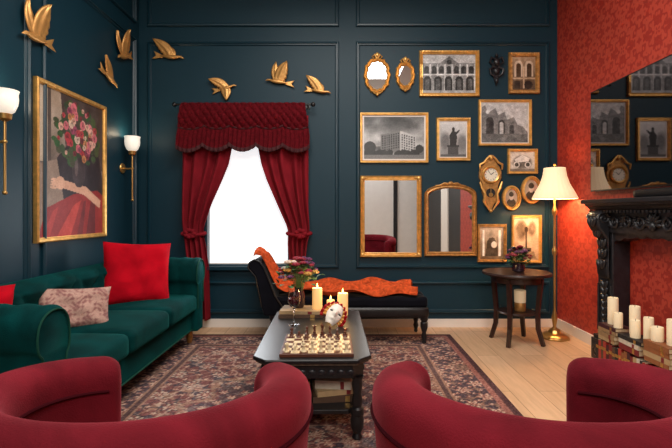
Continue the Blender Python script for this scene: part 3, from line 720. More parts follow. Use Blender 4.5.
# ================================================================ SOFA
sy0,sy1=1.84,4.22; sxb=LX+0.03; sxf=-1.27
t=thing('sofa','green velvet three-seat rolled-arm sofa against the teal wall','sofa',(0,0,0))
t.location=((sxb+sxf)/2,(sy0+sy1)/2,0); ox,oy=-(sxb+sxf)/2,-(sy0+sy1)/2
def L(x,y,z,**k): return TR(x+ox,y+oy,z,**k)
o=MB(); o.rbox(sxf-sxb-0.06,sy1-sy0-0.10,0.20,0.03,6,L((sxb+sxf)/2-0.02,(sy0+sy1)/2,0.23)); o.build('sofa_base',M['green'],t,ang=1.2)
def backf(u,v):
    y=sy0+0.05+(sy1-sy0-0.10)*u
    pr=[(-1.80,0.30),(-1.83,0.45),(-1.86,0.58),(-1.86,0.66),(-1.84,0.72),(-1.87,0.765),(-1.93,0.785),(-1.99,0.775),(-2.04,0.74),(-2.055,0.6),(-2.06,0.3)]
    q=v*(len(pr)-1); i=min(int(q),len(pr)-2); f=q-i
    x=pr[i][0]*(1-f)+pr[i+1][0]*f; z=pr[i][1]*(1-f)+pr[i+1][1]*f
    if 0.05<v<0.5:
        a=y/0.15; c_=z/0.15
        d=abs(sin((a+c_)*pi/2))*abs(sin((a-c_)*pi/2)); x+=0.026*d**0.5
    return (x+ox,y+oy,z)
MB().grid(backf,150,50).build('backrest',M['green'],t,ang=3)
def armsec(sgn):
    return [(-0.10,0.14),(-0.10,0.4),(-0.105,0.55),(-0.13,0.6),(-0.135,0.67),(-0.12,0.73),(-0.08,0.77),(-0.02,0.785),(0.05,0.775),(0.10,0.74),(0.12,0.68),(0.11,0.62),(0.075,0.575),(0.07,0.45),(0.07,0.14)]
for (yc,sgn) in ((sy0+0.14,-1),(sy1-0.14,1)):
    sec=armsec(sgn); nS=len(sec)
    def af(u,v):
        q=v*(nS-1); i=min(int(q),nS-2); f=q-i
        def g_(j): return sec[max(0,min(nS-1,j))]
        out=[]
        for c2 in (0,1):
            p0,p1,p2,p3=g_(i-1)[c2],g_(i)[c2],g_(i+1)[c2],g_(i+2)[c2]
            out.append(0.5*((2*p1)+(-p0+p2)*f+(2*p0-5*p1+4*p2-p3)*f*f+(-p0+3*p1-3*p2+p3)*f**3))
        x=sxb+0.03+(sxf-sxb-0.03)*min(1,u)
        e=max(0,(u-0.94)/0.06); inset=0.02*(1-math.sqrt(max(0,1-e*e)))
        y=out[0]*(1-inset*6); z=out[1]-inset*(1 if out[1]>0.5 else 0)
        y*=sgn
        if sgn==1 and out[0]<0 and 0.2<out[1]<0.75: y-=0.010*abs(sin(u*pi*5))
        z+=0.004*sin(u*40)*(1 if out[1]>0.7 else 0)
        return (x+ox,yc+y+oy,z)
    o=MB(); nu,nv=60,56; o.grid(af,nu,nv)
    base=nu*(nv+1); o.f.append(tuple(base+j for j in range(nv+1)))
    o.build('armrest',M['green'],t,ang=1.0)
    pts=[]
    for j in range(3,nv-2):
        p=Vector(af(1.0,j/nv)); p.x+=0.004; pts.append(p)
    MB().tube(pts,0.005,6).build('piping',M['greenp'],t)
cl=(sy1-sy0-0.28-0.24+0.04)/3
for i in range(3):
    yc=sy0+0.25+cl*(i+0.5)
    MB().rbox(0.60,cl-0.008,0.15,0.045,14,L(-1.565,yc,0.395),crown=0.025).build('seat_cushion',M['green'],t,ang=2)
MB().tube([(sxf-0.045+ox,sy0+0.23+oy,0.155),(sxf-0.045+ox,sy1-0.23+oy,0.155)],0.006,6).build('base_piping',M['greenp'],t)
for x in (sxf-0.1,sxb+0.1):
    for y in (sy0+0.12,sy1-0.14):
        MB().lathe([(0.018,0),(0.022,0.01),(0.03,0.05),(0.026,0.1),(0.034,0.14)],16,L(x,y,RZ if x>-1.6 else 0)).build('leg',M['goldd'],t)
def pillow(w,h,tk,n=22):
    o=MB()
    for s in (-1,1):
        def fn(u,v):
            a=2*u-1; b_=2*v-1
            pz=max(0,(1-a**4)*(1-b_**4))**0.55
            x=w/2*a*(1-0.07*(1-b_*b_)); z=h/2*b_*(1-0.07*(1-a*a))
            wr=0.08*sin(a*7+b_*4)+0.05*sin(a*3-b_*9)
            return (x,s*tk/2*pz*(1+wr),z)
        o.grid(fn,n,n)
    return o
pillow(0.52,0.52,0.17,30).build('throw_pillow',M['red'],loc=(-1.66,3.66,0.70),rot=(-0.30,0.06,0.5),ang=3,label='large bright red square velvet throw pillow on the sofa',cat='pillow')
pillow(0.40,0.40,0.15).build('throw_pillow',M['red'],loc=(-1.90,2.30,0.62),rot=(0.0,0.1,1.15),ang=3,label='red throw pillow leaning by the near sofa arm',cat='pillow')
pp=pillow(0.42,0.27,0.13,60).build('lumbar_pillow',M['pilp'],loc=(-1.70,2.86,0.585),rot=(-0.35,0.06,0.55),ang=3,label='small blush floral-patterned lumbar pillow on the sofa',cat='pillow')
me=pp.data; at=me.color_attributes.new('paint','FLOAT_COLOR','POINT')
cols=[]
for v in me.vertices:
    x,z=v.co.x,v.co.z
    f=sin(x*110+2*sin(z*70))*sin(z*120+2*sin(x*80))+0.5*sin(x*60)*cos(z*55)
    cc=(186,148,134) if f<0.1 else ((164,120,110) if f<0.6 else (140,94,90))
    cols+=list(C(*cc))
at.data.foreach_set('color',cols)

# ================================================================ CHAISE
t=thing('chaise_longue','black velvet chaise longue with a raised end and turned legs','chaise',(0.0,4.27,0))
Y0,Y1=-0.27,0.27
o=MB(); o.rbox(1.42,0.54,0.10,0.03,8,TR(0.09,0,0.30)); o.build('seat_frame',M['black'],t,ang=1.2)
def tuft(p,u,v,w_):
    if w_>0.5:
        a=p.x/0.14; c_=p.y/0.14
        d=abs(sin((a+c_)*pi/2))*abs(sin((a-c_)*pi/2)); p.z+=0.018*(d**0.5)-0.01
    return p
MB().rbox(1.40,0.52,0.10,0.035,44,TR(0.09,0,0.385),fn=tuft).build('seat_cushion',M['bvel'],t,ang=3)
prof=[(-0.50,0.33),(-0.58,0.45),(-0.63,0.58),(-0.68,0.70),(-0.715,0.755),(-0.765,0.775),(-0.81,0.75),(-0.825,0.70),(-0.79,0.665),(-0.755,0.62),(-0.73,0.50),(-0.70,0.35),(-0.68,0.27),(-0.55,0.27)]
o=MB(); o.extr(prof,Y0,Y1); o.build('headrest',M['bvel'],t,bevel=0.015,bseg=3,ang=1.0)
o=MB(); o.tube([(p[0],Y0-0.002,p[1]) for p in prof[:12]],0.006,6); o.build('piping',M['black'],t)
for x in (-0.60,0.76):
    for y in (-0.22,0.22):
        MB().lathe([(0.012,0),(0.02,0.012),(0.016,0.03),(0.026,0.07),(0.018,0.10),(0.034,0.15),(0.034,0.19),(0.024,0.20),(0.036,0.215),(0.036,0.26)],18,TR(x,y,RZ if y<0 else 0)).build('leg',M['black'],t)
def hprof(x):
    tb=[(-0.80,0.76),(-0.765,0.79),(-0.715,0.772),(-0.68,0.715),(-0.62,0.59),(-0.57,0.50),(-0.50,0.475),(-0.4,0.462),(0.9,0.462)]
    for i in range(len(tb)-1):
        if tb[i][0]<=x<=tb[i+1][0]:
            a=(x-tb[i][0])/(tb[i+1][0]-tb[i][0]); return tb[i][1]*(1-a)+tb[i+1][1]*a
    return tb[-1][1]
def thr(u,v):
    x=-0.78+1.47*u+0.02*sin(v*9)
    wdt=0.48-0.04*sin(u*7)
    y=-0.262+0.02*sin(u*9)+wdt*v + (0.03*(1-u))
    z=hprof(x)+0.022+0.02*sin(v*14+u*6)+0.018*sin(v*31-u*9)+0.018*sin(u*23+v*5)+0.03*max(0,sin(v*pi))
    y=max(-0.266,min(0.262,y))
    return (x,y,z)
MB().grid(thr,110,50).build('throw_blanket',M['throw'],loc=(0,4.27,0.0),ang=3,solid=0.006,label='rust orange patterned throw draped along the chaise',cat='blanket')

# ================================================================ SIDE TABLE
t=thing('side_table','round dark wood side table with a lower shelf','side table',(1.63,4.14,0))
MB().lathe([(0.27,0.618),(0.30,0.625),(0.305,0.636),(0.30,0.65),(0,0.65)],48).build('table_top',M['dwood'],t)
MB().lathe([(0.225,0.56),(0.225,0.618)],40).build('apron',M['dwood'],t)
MB().lathe([(0.0,0.27),(0.165,0.27),(0.175,0.28),(0.165,0.29),(0,0.29)],40).build('shelf',M['dwood'],t)
for i in range(4):
    a=pi/4+i*pi/2+0.12
    o=MB(); rr=[0.215,0.20,0.185,0.19,0.235]; zz=[0.6,0.45,0.28,0.15,0.0]
    o.tube([(rr[j]*cos(a),rr[j]*sin(a),zz[j]) for j in range(5)],[0.028,0.026,0.025,0.024,0.022],4); o.build('leg',M['dwood'],t,smooth=False)
def bloom(o,pos,r):
    for ring,(n,rr,tz) in enumerate(((7,1.0,0.15),(6,0.65,0.5),(4,0.3,0.8))):
        for i in range(n):
            a=2*pi*i/n+ring
            o.ball(r*0.45,TR(pos[0]+r*0.6*rr*cos(a),pos[1]+r*0.6*rr*sin(a),pos[2]+r*0.4*tz,rz=a,ry=-0.5),seg=7,rings=5,sq=(1.1,0.8,0.35+0.2*ring))
def bouquet(loc,R,Hh,n,label,seed,keys,stemz=-0.1):
    t=thing('flower_bouquet',label,'flowers',loc)
    r=random.Random(seed); st=MB(); lf=MB()
    for i in range(n):
        a=2.399*i; q=math.sqrt((i+0.5)/n); x=R*q*cos(a); y=R*q*sin(a); z=Hh*(1-0.55*q*q)+r.uniform(-.02,.02)
        st.tube([(0.008*cos(a),0.008*sin(a),stemz),(x*0.35,y*0.35,Hh*0.3),(x,y,z)],[0.002,0.002,0.0015],5)
        o=MB(); bloom(o,(x,y,z),0.030*r.uniform(.7,1.1)); o.build('flower_head',M[r.choice(keys)],t)
        for k2 in range(3):
            aa=a+r.uniform(-1,1); q2=r.uniform(.3,1.05)
            X=TR(x*q2+0.02*cos(aa),y*q2+0.02*sin(aa),z-0.03-0.04*r.random(),rz=aa,ry=r.uniform(-.9,.3))
            lf.grid(lambda u,v:(0.055*u,0.022*(v-.5)*sin(pi*min(1,u*0.95+0.04))*1.6,0.01*sin(u*3)),5,2,X)
    st.build('stems',M['leaf'],t); lf.build('leaves',M['leaf'],t,ang=3)
MB().lathe([(0.03,0),(0.055,0.008),(0.062,0.04),(0.05,0.07),(0.055,0.085),(0.048,0.085),(0.044,0.07),(0.055,0.04),(0.0,0.012)],28).build('vase',M['vase'],loc=(1.64,4.12,0.65),label='small dark glass bowl vase on the side table',cat='vase')
bouquet((1.64,4.12,0.70),0.115,0.17,26,'dried wine-red and purple flower posy in a small vase',5,['fl_p','fl_r','fl_p','fl_r','vase'],stemz=-0.03)
t=thing('jar_candle','white candle in a copper holder on the lower shelf','candle',(1.655,4.12,0.2905))
MB().lathe([(0.045,0),(0.05,0.01),(0.05,0.07),(0.045,0.08),(0,0.08)],24).build('holder',M['goldd'],t)
MB().lathe([(0.05,0.081),(0.052,0.19),(0.045,0.195),(0,0.19)],24).build('candle_wax',M['cream'],t)

# ================================================================ FLOOR LAMP
t=thing('floor_lamp','antique brass floor lamp with a cream bell shade, lit','floor lamp',(2.045,4.27,0))
MB().lathe([(0.13,0),(0.135,0.012),(0.125,0.03),(0.09,0.045),(0.06,0.055),(0.05,0.08),(0.03,0.09)],40,flute=0.04,fn=8).build('base',M['brass'],t)
MB().lathe([(0.028,0.09),(0.014,0.11),(0.022,0.16),(0.028,0.2),(0.016,0.25),(0.012,0.28),(0.012,0.78),(0.02,0.80),(0.024,0.83),(0.014,0.86),(0.011,0.88),(0.011,1.16),(0.02,1.18),(0.026,1.21),(0.014,1.24),(0.01,1.27),(0.01,1.40)],20).build('pole',M['brass'],t)
o=MB(); o.lathe([(0.198,1.325),(0.20,1.33),(0.165,1.40),(0.128,1.47),(0.105,1.54),(0.095,1.60),(0.094,1.62)],96,cap=False,flute=0.012,fn=24)
o.build('lamp_shade',M['lshade'],t,solid=0.003,ang=3)
o=MB(); o.tube([(0,0,1.40),(0,0,1.64)],0.004,8); o.ball(0.012,TR(0,0,1.65)); 
for i in range(3): o.tube([(0,0,1.615),(0.094*cos(i*2.09),0.094*sin(i*2.09),1.615)],0.0025,6)
o.build('finial',M['brass'],t)
MB().ball(0.03,TR(0,0,1.47),sq=(1,1,1.3)).build('bulb',mat('bulb',C(255,230,190),emit=C(255,215,160),estr=8),t)
li=bpy.data.lights.new('lamp_bulb_light','POINT'); li.energy=20; li.color=(1,0.7,0.4); li.shadow_soft_size=0.05
lo=bpy.data.objects.new('lamp_bulb_light',li); sc.collection.objects.link(lo); lo.location=(2.045,4.27,1.40); 

# ================================================================ FIREPLACE
t=thing('fireplace_surround','black carved wooden fireplace mantel against the red wall','fireplace',(RX,3.02,0),(0,0,-pi/2))
W2=0.70
MB().box(-W2-0.03,W2+0.03,-0.26,-0.002,1.265,1.30).build('mantel_shelf',M['blackw'],t,bevel=0.008,smooth=False)
o=MB()
prof=[(-0.002,1.265),(-0.24,1.265),(-0.235,1.25),(-0.215,1.24),(-0.20,1.22),(-0.19,1.215),(-0.002,1.215)]
o.add([(x,p[0],p[1]) for x in (-W2,W2) for p in prof],[tuple(range(7)),tuple(range(13,6,-1))]+[(i,(i+1)%7,7+(i+1)%7,7+i) for i in range(7)])
for i in range(34): o.box(-W2+0.01+i*0.0405,-W2+0.032+i*0.0405,-0.21,-0.19,1.195,1.214)
o.build('cornice',M['blackw'],t,smooth=False)
o=MB(); o.box(-W2+0.02,W2-0.02,-0.15,-0.002,1.04,1.215)
o.build('frieze',M['blackw'],t,smooth=False)
o=MB()
for s in (-1,1):
    for j in range(3):
        cx_=s*(0.13+0.15*j); pts=[]
        for q in range(26):
            a=q*0.42; rr=0.052*(1-q/28); pts.append((cx_+s*rr*cos(a),-0.158,1.125+rr*sin(a)*(1 if j%2 else -1)))
        o.tube(pts,[0.012*(1-q/40) for q in range(26)],6)
        for q in range(5): o.ball(0.016,TR(cx_+s*0.07,-0.155,1.09+q*0.018),sq=(1.4,0.6,0.6),seg=8,rings=5)
for q in range(9):
    a=pi*q/8; o.ball(0.03,TR(0.05*cos(a),-0.16,1.11+0.055*sin(a),ry=-a),sq=(1.3,0.5,0.45),seg=8,rings=6)
o.ball(0.032,TR(0,-0.165,1.10),sq=(1,0.7,1))
o.build('frieze_carving',M['blackw'],t)
pts=[(-W2+0.2,1.045),(-W2+0.2,0.93)]
for i in range(21):
    a=i/20; x=-W2+0.2+ (2*W2-0.4)*a; pts.append((x,0.95+0.07*math.sin(pi*a)**0.5+0.008*sin(a*50)))
pts+=[(W2-0.2,0.93),(W2-0.2,1.045)]
o=MB(); o.extr(pts,-0.13,-0.002); o.build('arched_apron',M['blackw'],t,smooth=False)
for s in (-1,1):
    cx_=s*(W2-0.12)
    o=MB(); o.box(cx_-0.10,cx_+0.10,-0.14,-0.002,0.0,1.04); o.box(cx_-0.115,cx_+0.115,-0.19,-0.002,0.0,0.17); o.box(cx_-0.108,cx_+0.108,-0.175,-0.002,0.17,0.20)
    o.build('pilaster',M['blackw'],t,smooth=False,bevel=0.006)
    pr=[(-0.14,0.66),(-0.165,0.70),(-0.17,0.76),(-0.155,0.82),(-0.15,0.9),(-0.165,0.98),(-0.20,1.03),(-0.235,1.08),(-0.245,1.14),(-0.235,1.19),(-0.20,1.215),(-0.14,1.215)]
    o=MB(); n=len(pr); o.add([(cx_+e,p[0],p[1]) for e in (-0.075,0.075) for p in pr],[tuple(range(n)),tuple(range(2*n-1,n-1,-1))]+[(i,(i+1)%n,n+(i+1)%n,n+i) for i in range(n)])
    o.build('corbel',M['blackw'],t,bevel=0.012,ang=0.8)
    o=MB()
    for e in (-1,1):
        pts=[]
        for q in range(24):
            a=q*0.45; rr=0.05*(1-q/26); pts.append((cx_+e*0.076,-0.195-rr*cos(a),1.15+rr*sin(a)))
        o.tube(pts,[0.011*(1-q/40) for q in range(24)],6)
    for j in range(5):
        zc=1.12-j*0.085; yb=[-0.25,-0.205,-0.168,-0.165,-0.175][j]
        for e in (-1,0,1):
            o.ball(0.028,TR(cx_+e*0.035,yb,zc,ry=e*0.5),sq=(0.7,0.5,1.5),seg=8,rings=6)
    for j in range(8):
        zc=0.62-j*0.052
        for e in (-1,1): o.ball(0.024,TR(cx_+e*0.025*(1-j/12),-0.148,zc,ry=e*0.6),sq=(0.8,0.55,1.5),seg=8,rings=6)
    for e in (-1,1): o.tube([(cx_+e*0.085,-0.145,0.24),(cx_+e*0.085,-0.145,0.62)],0.008,6)
    o.lathe([(0.06,0),(0.066,0.01),(0.05,0.02),(0.03,0.014),(0.02,0.024),(0.001,0.028)],24,TR(cx_,-0.19,0.09,rx=pi/2),flute=0.1,fn=8)
    o.build('acanthus_carving',M['blackw'],t)
t=thing('television','large wall-mounted black glossy screen reflecting the room','television',(RX-0.004,3.2,1.82),(0,0,-pi/2))
MB().box(-0.78,0.78,-0.04,0,-0.44,0.44).build('screen_bezel',M['black'],t,smooth=False)
MB().box(-0.77,0.77,-0.043,-0.0405,-0.43,0.43).build('screen',M['tv'],t,smooth=False)
MB().rbox(0.6,0.09,0.06,0.02,6).build('sound_bar',M['black'],loc=(RX-0.11,2.95,1.331),rot=(0,0,pi/2),ang=1.2,label='low black sound bar on the mantel shelf',cat='speaker')

# ---------------------------------------------------------------- books
bcols=[(120,30,34),(34,44,66),(176,148,108),(46,66,52),(140,84,48),(30,28,30),(166,54,44),(200,190,172),(84,60,44),(150,120,84),(62,24,32)]
bm_=[mat('book_cloth_%d'%i,C(*c_),0.55,var=0.12,vscale=30) for i,c_ in enumerate(bcols)]
def book(th,dp,ht,ci,loc,rot,label,group):
    t=thing('book',label,'book',loc,rot,group=group)
    o=MB(); o.box(-th/2,-th/2+0.003,0,dp,0,ht); o.box(th/2-0.003,th/2,0,dp,0,ht); o.box(-th/2,th/2,-0.002,0.003,0,ht); o.build('cover',bm_[ci%len(bm_)],t,smooth=False)
    MB().box(-th/2+0.003,th/2-0.003,0.003,dp-0.006,0.004,ht-0.004).build('pages',M['page'],t,smooth=False)
    MB().box(-th/2+0.002,th/2-0.002,-0.0035,-0.002,ht*0.70,ht*0.80).build('spine_label',M['brass'] if ci not in (2,7,9) else bm_[0],t,smooth=False)
    return t
cn=['dark red','navy','tan','green','brown','black','brick red','cream','brown leather','khaki','maroon']
r=random.Random(11)
BKX=1.985
y=3.47
while y>2.60:
    th=r.uniform(0.024,0.042); ht=r.uniform(0.205,0.235)
    ci=r.choice([0,6,5,4,2,4,1,8,10,6,0,9,5,7]); 
    book(th,0.15,ht,ci,(BKX,y-th/2,0),(0,0,-pi/2),cn[ci]+' hardback book standing in the fireplace row','books in the fireplace')
    y-=th+0.001
def stack(yc,xc,z,n,seed,lens=(0.20,0.25)):
    q=random.Random(seed)
    for j in range(n):
        th=q.uniform(0.026,0.042); ci=q.choice([0,2,5,6,7,8,9,10,4]); ln=q.uniform(*lens)
        tt=book(th,0.14,ln,ci,(0,0,0),(0,0,0),cn[ci]+' book lying flat on the book row','books in the fireplace')
        m_=Matrix.Translation((xc,yc+ln/2,z+th/2))@Matrix.Rotation(-pi/2+q.uniform(-.05,.05),4,'Z')@Matrix.Rotation(pi/2,4,'Y')
        tt.location=m_.to_translation(); tt.rotation_euler=m_.to_euler()
        z+=th+0.001
    return z
zt=0.237
za=stack(3.34,BKX,zt,4,1,(0.19,0.22)); zb=stack(3.08,BKX,zt,3,2,(0.21,0.24)); zc=stack(2.82,BKX,zt,4,3,(0.2,0.24))
def candle(x,y,z,r_,h_,lit=False,lab='cream pillar candle',group=None):
    t=thing('pillar_candle',lab,'candle',(x,y,z+0.0005),group=group)
    MB().lathe([(r_*0.97,0),(r_,0.004),(r_,h_-0.005),(r_*0.94,h_),(r_*0.5,h_-0.006),(0,h_-0.008)],24).build('candle_wax',M['lit' if lit else 'cream'],t)
    MB().tube([(0,0,h_-0.008),(0.001,0,h_+0.008)],0.0015,5).build('wick',M['wick'],t)
    if lit: MB().lathe([(0.0005,0),(0.004,0.004),(0.0055,0.01),(0.003,0.02),(0.0003,0.032)],12,TR(0,0,h_+0.004)).build('flame',M['flame'],t)
gg='candles in the fireplace'
candle(2.06,3.38,za,0.036,0.20,lab='tall cream pillar candle on the books',group=gg)
candle(2.03,3.27,za,0.030,0.11,lab='short cream pillar candle on the books',group=gg)
candle(2.08,3.16,zb,0.034,0.20,lab='tall cream pillar candle on stacked books',group=gg)
candle(2.03,3.08,zb,0.032,0.12,lab='cream pillar candle on stacked books',group=gg)
candle(2.06,2.99,zb,0.030,0.16,lab='cream pillar candle on stacked books',group=gg)
candle(2.04,2.88,zc,0.036,0.09,lab='short cream pillar candle on stacked books',group=gg)
candle(2.07,2.78,zc,0.036,0.16,lab='cream pillar candle on stacked books',group=gg)

# ================================================================ COFFEE TABLE
TXc,TYc,TRot=-0.155,2.86,0.02
TH=0.45
t=thing('coffee_table','distressed black wooden coffee table with clipped corners and a lower shelf','coffee table',(TXc,TYc,RZ),(0,0,TRot))
def octo(w,h,c_): return [(-w/2+c_,-h/2),(w/2-c_,-h/2),(w/2,-h/2+c_),(w/2,h/2-c_),(w/2-c_,h/2),(-w/2+c_,h/2),(-w/2,h/2-c_),(-w/2,-h/2+c_)]
def slab(o,poly,z0,z1):
    n=len(poly); o.add([(p[0],p[1],z0) for p in poly]+[(p[0],p[1],z1) for p in poly],[tuple(reversed(range(n))),tuple(range(n,2*n))]+[(i,(i+1)%n,n+(i+1)%n,n+i) for i in range(n)]); return o
th_=TH-RZ
o=MB(); slab(o,octo(0.62,1.18,0.07),th_-0.022,th_); o.build('table_top',M['black'],t,bevel=0.006,smooth=False)
o=MB(); slab(o,octo(0.59,1.15,0.065),th_-0.034,th_-0.022); o.build('top_moulding',M['worn'],t,smooth=False)
o=MB(); slab(o,octo(0.54,1.10,0.06),th_-0.11,th_-0.034); o.build('apron',M['black'],t,bevel=0.003,smooth=False)
o=MB()
for i in range(9):
    x=-0.2+i*0.05; o.ball(0.016,TR(x,-0.552,th_-0.078),sq=(1.3,0.4,1),seg=8,rings=6)
for s in(-1,1): 
    for i in range(20): o.ball(0.016,TR(s*0.271,-0.47+i*0.05,th_-0.078),sq=(0.4,1.3,1),seg=8,rings=6)
o.build('apron_carving',M['blackw'],t)
o=MB(); slab(o,octo(0.50,1.04,0.06),0.13,0.155); o.build('shelf',M['black'],t,bevel=0.004,smooth=False)
for sx in (-1,1):
    for sy in (-1,1):
        x=sx*0.235; y=sy*0.51
        o=MB(); o.lathe([(0.022,0),(0.028,0.01),(0.02,0.03),(0.034,0.06),(0.036,0.10),(0.03,0.125),(0.036,0.13),(0.036,0.16),(0.024,0.17),(0.03,0.2),(0.022,0.24),(0.03,0.29),(0.026,0.31),(0.036,0.33)],20,TR(x,y,0))
        o.build('leg',M['black'],t)
zs=RZ+0.156
def flatbook(x,y,z,th,dp,ln,ci,rz,label,group):
    tt=book(th,dp,ln,ci,(0,0,0),(0,0,0),label,group)
    m_=Matrix.Translation((x,y,z+th/2))@Matrix.Rotation(rz,4,'Z')@Matrix.Rotation(pi/2,4,'Y')@Matrix.Translation((0,-dp/2,-ln/2))
    tt.location=m_.to_translation(); tt.rotation_euler=m_.to_euler()
    return z+th+0.0005
z=zs
for (th,dp,ln,ci,rz) in ((0.035,0.18,0.25,8,0.1),(0.03,0.17,0.23,2,0.25),(0.045,0.15,0.20,7,-0.1)):
    z=flatbook(-0.03,2.52,z,th,dp,ln,ci,rz,cn[ci]+' book stacked on the table shelf','books on the coffee table shelf')
z=zs
for (th,dp,ln,ci,rz) in ((0.03,0.18,0.24,5,0.0),(0.03,0.16,0.21,10,0.15)):
    z=flatbook(-0.25,2.75,z,th,dp,ln,ci,rz,cn[ci]+' book stacked on the table shelf','books on the coffee table shelf')
z=TH+0.0005
for (th,dp,ln,ci,rz) in ((0.025,0.22,0.32,8,0.05),(0.022,0.20,0.29,2,-0.06)):
    z=flatbook(-0.28,3.27,z,th,dp,ln,ci,rz,cn[ci]+' book lying on the coffee table','books on the coffee table')
ztop=z
MB().lathe([(0.03,0),(0.035,0.006),(0.045,0.05),(0.04,0.10),(0.028,0.13),(0.034,0.15),(0.028,0.15),(0.022,0.13),(0.034,0.1),(0.0,0.02)],28).build('vase',M['vase'],loc=(-0.30,3.29,ztop+0.0005),label='dark glass vase standing on books',cat='vase')
bouquet((-0.30,3.29,ztop+0.13),0.15,0.23,34,'wild mixed bouquet of burgundy, cream and purple flowers',8,['fl_p','fl_r','fl_w','fl_p','fl_y','fl_r'],stemz=-0.08)
candle(-0.165,3.25,ztop,0.036,0.15,True,'lit pillar candle standing on books')
candle(0.02,3.26,TH,0.038,0.16,True,'lit pillar candle on the coffee table')
candle(-0.07,3.36,TH,0.03,0.09,True,'short lit pillar candle on the coffee table')
for (x,y,z) in ((-0.165,3.25,ztop+0.20),(0.02,3.26,TH+0.21)):
    li=bpy.data.lights.new('candle_light','POINT'); li.energy=1.8; li.color=(1,0.6,0.25); li.shadow_soft_size=0.02
    lo=bpy.data.objects.new('candle_light',li); sc.collection.objects.link(lo); lo.location=(x,y,z)
t=thing('wine_glass','stemmed glass of red wine on the coffee table','glass',(-0.305,2.97,TH+0.0005))
MB().lathe([(0.036,0),(0.036,0.002),(0.006,0.006),(0.0035,0.02),(0.0035,0.10),(0.008,0.11),(0.03,0.13),(0.042,0.16),(0.042,0.19),(0.034,0.235),(0.0325,0.235),(0.0405,0.19),(0.0405,0.16),(0.029,0.132),(0.0,0.115)],28).build('bowl_and_stem',M['glass'],t)
MB().lathe([(0.0,0.1165),(0.028,0.1335),(0.0393,0.16),(0.0393,0.178),(0,0.178)],28).build('wine',M['wine'],t)
# carnival mask
t=thing('carnival_mask','white porcelain carnival mask with a red ruff and gold trim','mask',(-0.045,2.96,TH+0.012),(0,0,-0.1))
def mf(u,v):
    a=(u-.5)*2.2; b_=(v-.5)*2
    x=0.055*sin(a)*(1-0.25*max(0,-b_)**2)*math.cos(b_*0.9); z=0.075*b_; y=-0.05*cos(a)*math.cos(b_*0.8)
    y-=0.022*math.exp(-(a/0.22)**2-((b_+0.1)/0.28)**2); y-=0.008*math.exp(-(a/0.4)**2-((b_+0.55)/0.12)**2)
    for s in (-1,1): y+=0.012*math.exp(-((a-s*0.55)/0.25)**2-((b_-0.15)/0.13)**2)
    return (x,y,z)
Xm=TR(0.0,0,0.050,rx=-0.75,ry=0.55)
o=MB(); o.grid(mf,36,40,Xm); o.build('mask_face',M['maskw'],t,ang=3,solid=0.004)
for s in(-1,1): MB().ball(0.012,Xm@TR(s*0.026,-0.036,0.012),sq=(1.3,0.5,0.6)).build('eye_hole',M['black'],t)
MB().ball(0.012,Xm@TR(0,-0.047,-0.041),sq=(1.3,0.5,0.5)).build('lips',M['maskr'],t)
def ruff(r0,r1,a0,a1,dy):
    def fn(u,v):
        a=a0+(a1-a0)*u; rr=r0+(r1-r0)*v
        return (rr*cos(a)*0.95,dy+0.012*sin(u*2*pi*12)*v,rr*sin(a)*1.15)
    return fn
o=MB(); o.grid(ruff(0.045,0.095,-0.5,3.6,0.0),140,6,Xm); o.build('ruff',M['maskr'],t,ang=3,solid=0.002)
o=MB(); o.grid(ruff(0.045,0.075,-0.5,3.6,-0.012),140,6,Xm); o.build('gold_trim',M['gold'],t,ang=3,solid=0.002)
# chess board
BXc,BYc=-0.125,2.50; BS=0.36
t=thing('chess_board','wooden chess board set for play on the coffee table','chess board',(BXc,BYc,TH+0.0005),(0,0,TRot))
MB().box(-BS/2-0.012,BS/2+0.012,-BS/2-0.012,BS/2+0.012,0,0.018).build('board_frame',M['cb'],t,smooth=False,bevel=0.002)
o1=MB();o2=MB(); q=BS/8
for i in range(8):
    for j in range(8):
        (o1 if (i+j)%2 else o2).box(-BS/2+i*q,-BS/2+(i+1)*q,-BS/2+j*q,-BS/2+(j+1)*q,0.018,0.0192)
o1.build('light_squares',M['cw'],t,smooth=False); o2.build('dark_squares',M['cb'],t,smooth=False)
bp_=[(0.0135,0),(0.0135,0.004),(0.011,0.007),(0.008,0.010)]
P={'pawn':bp_+[(0.005,0.018),(0.0045,0.024),(0.008,0.026),(0.004,0.028),(0.0075,0.033),(0.0075,0.038),(0.004,0.043),(0,0.044)],
'rook':bp_+[(0.0065,0.02),(0.006,0.036),(0.010,0.038),(0.010,0.05),(0.006,0.05),(0.006,0.045),(0,0.045)],
'bishop':bp_+[(0.005,0.025),(0.0045,0.038),(0.009,0.04),(0.005,0.043),(0.008,0.05),(0.006,0.059),(0.002,0.064),(0.0025,0.067),(0,0.069)],
'queen':bp_+[(0.006,0.025),(0.005,0.045),(0.010,0.047),(0.006,0.05),(0.007,0.058),(0.011,0.068),(0.006,0.068),(0.004,0.072),(0,0.075)],
'king':bp_+[(0.006,0.025),(0.0055,0.048),(0.011,0.050),(0.006,0.053),(0.008,0.065),(0.010,0.073),(0.004,0.077),(0,0.077)]}
def piece_mesh(k2):
    o=MB()
    if k2=='knight':
        o.lathe(bp_+[(0.008,0.014),(0,0.014)],16)
        o.extr([(-0.009,0.013),(0.009,0.013),(0.006,0.028),(0.013,0.035),(0.012,0.042),(0.004,0.046),(0.0,0.052),(-0.003,0.047),(-0.010,0.038),(-0.008,0.025)],-0.004,0.004,TR(rz=pi/2))
    else:
        o.lathe([(a*1.0,b_) for a,b_ in P[k2]],16)
        if k2=='king': o.box(-0.0015,0.0015,-0.0015,0.0015,0.077,0.09); o.box(-0.005,0.005,-0.0015,0.0015,0.082,0.085)
    return o
cache={}
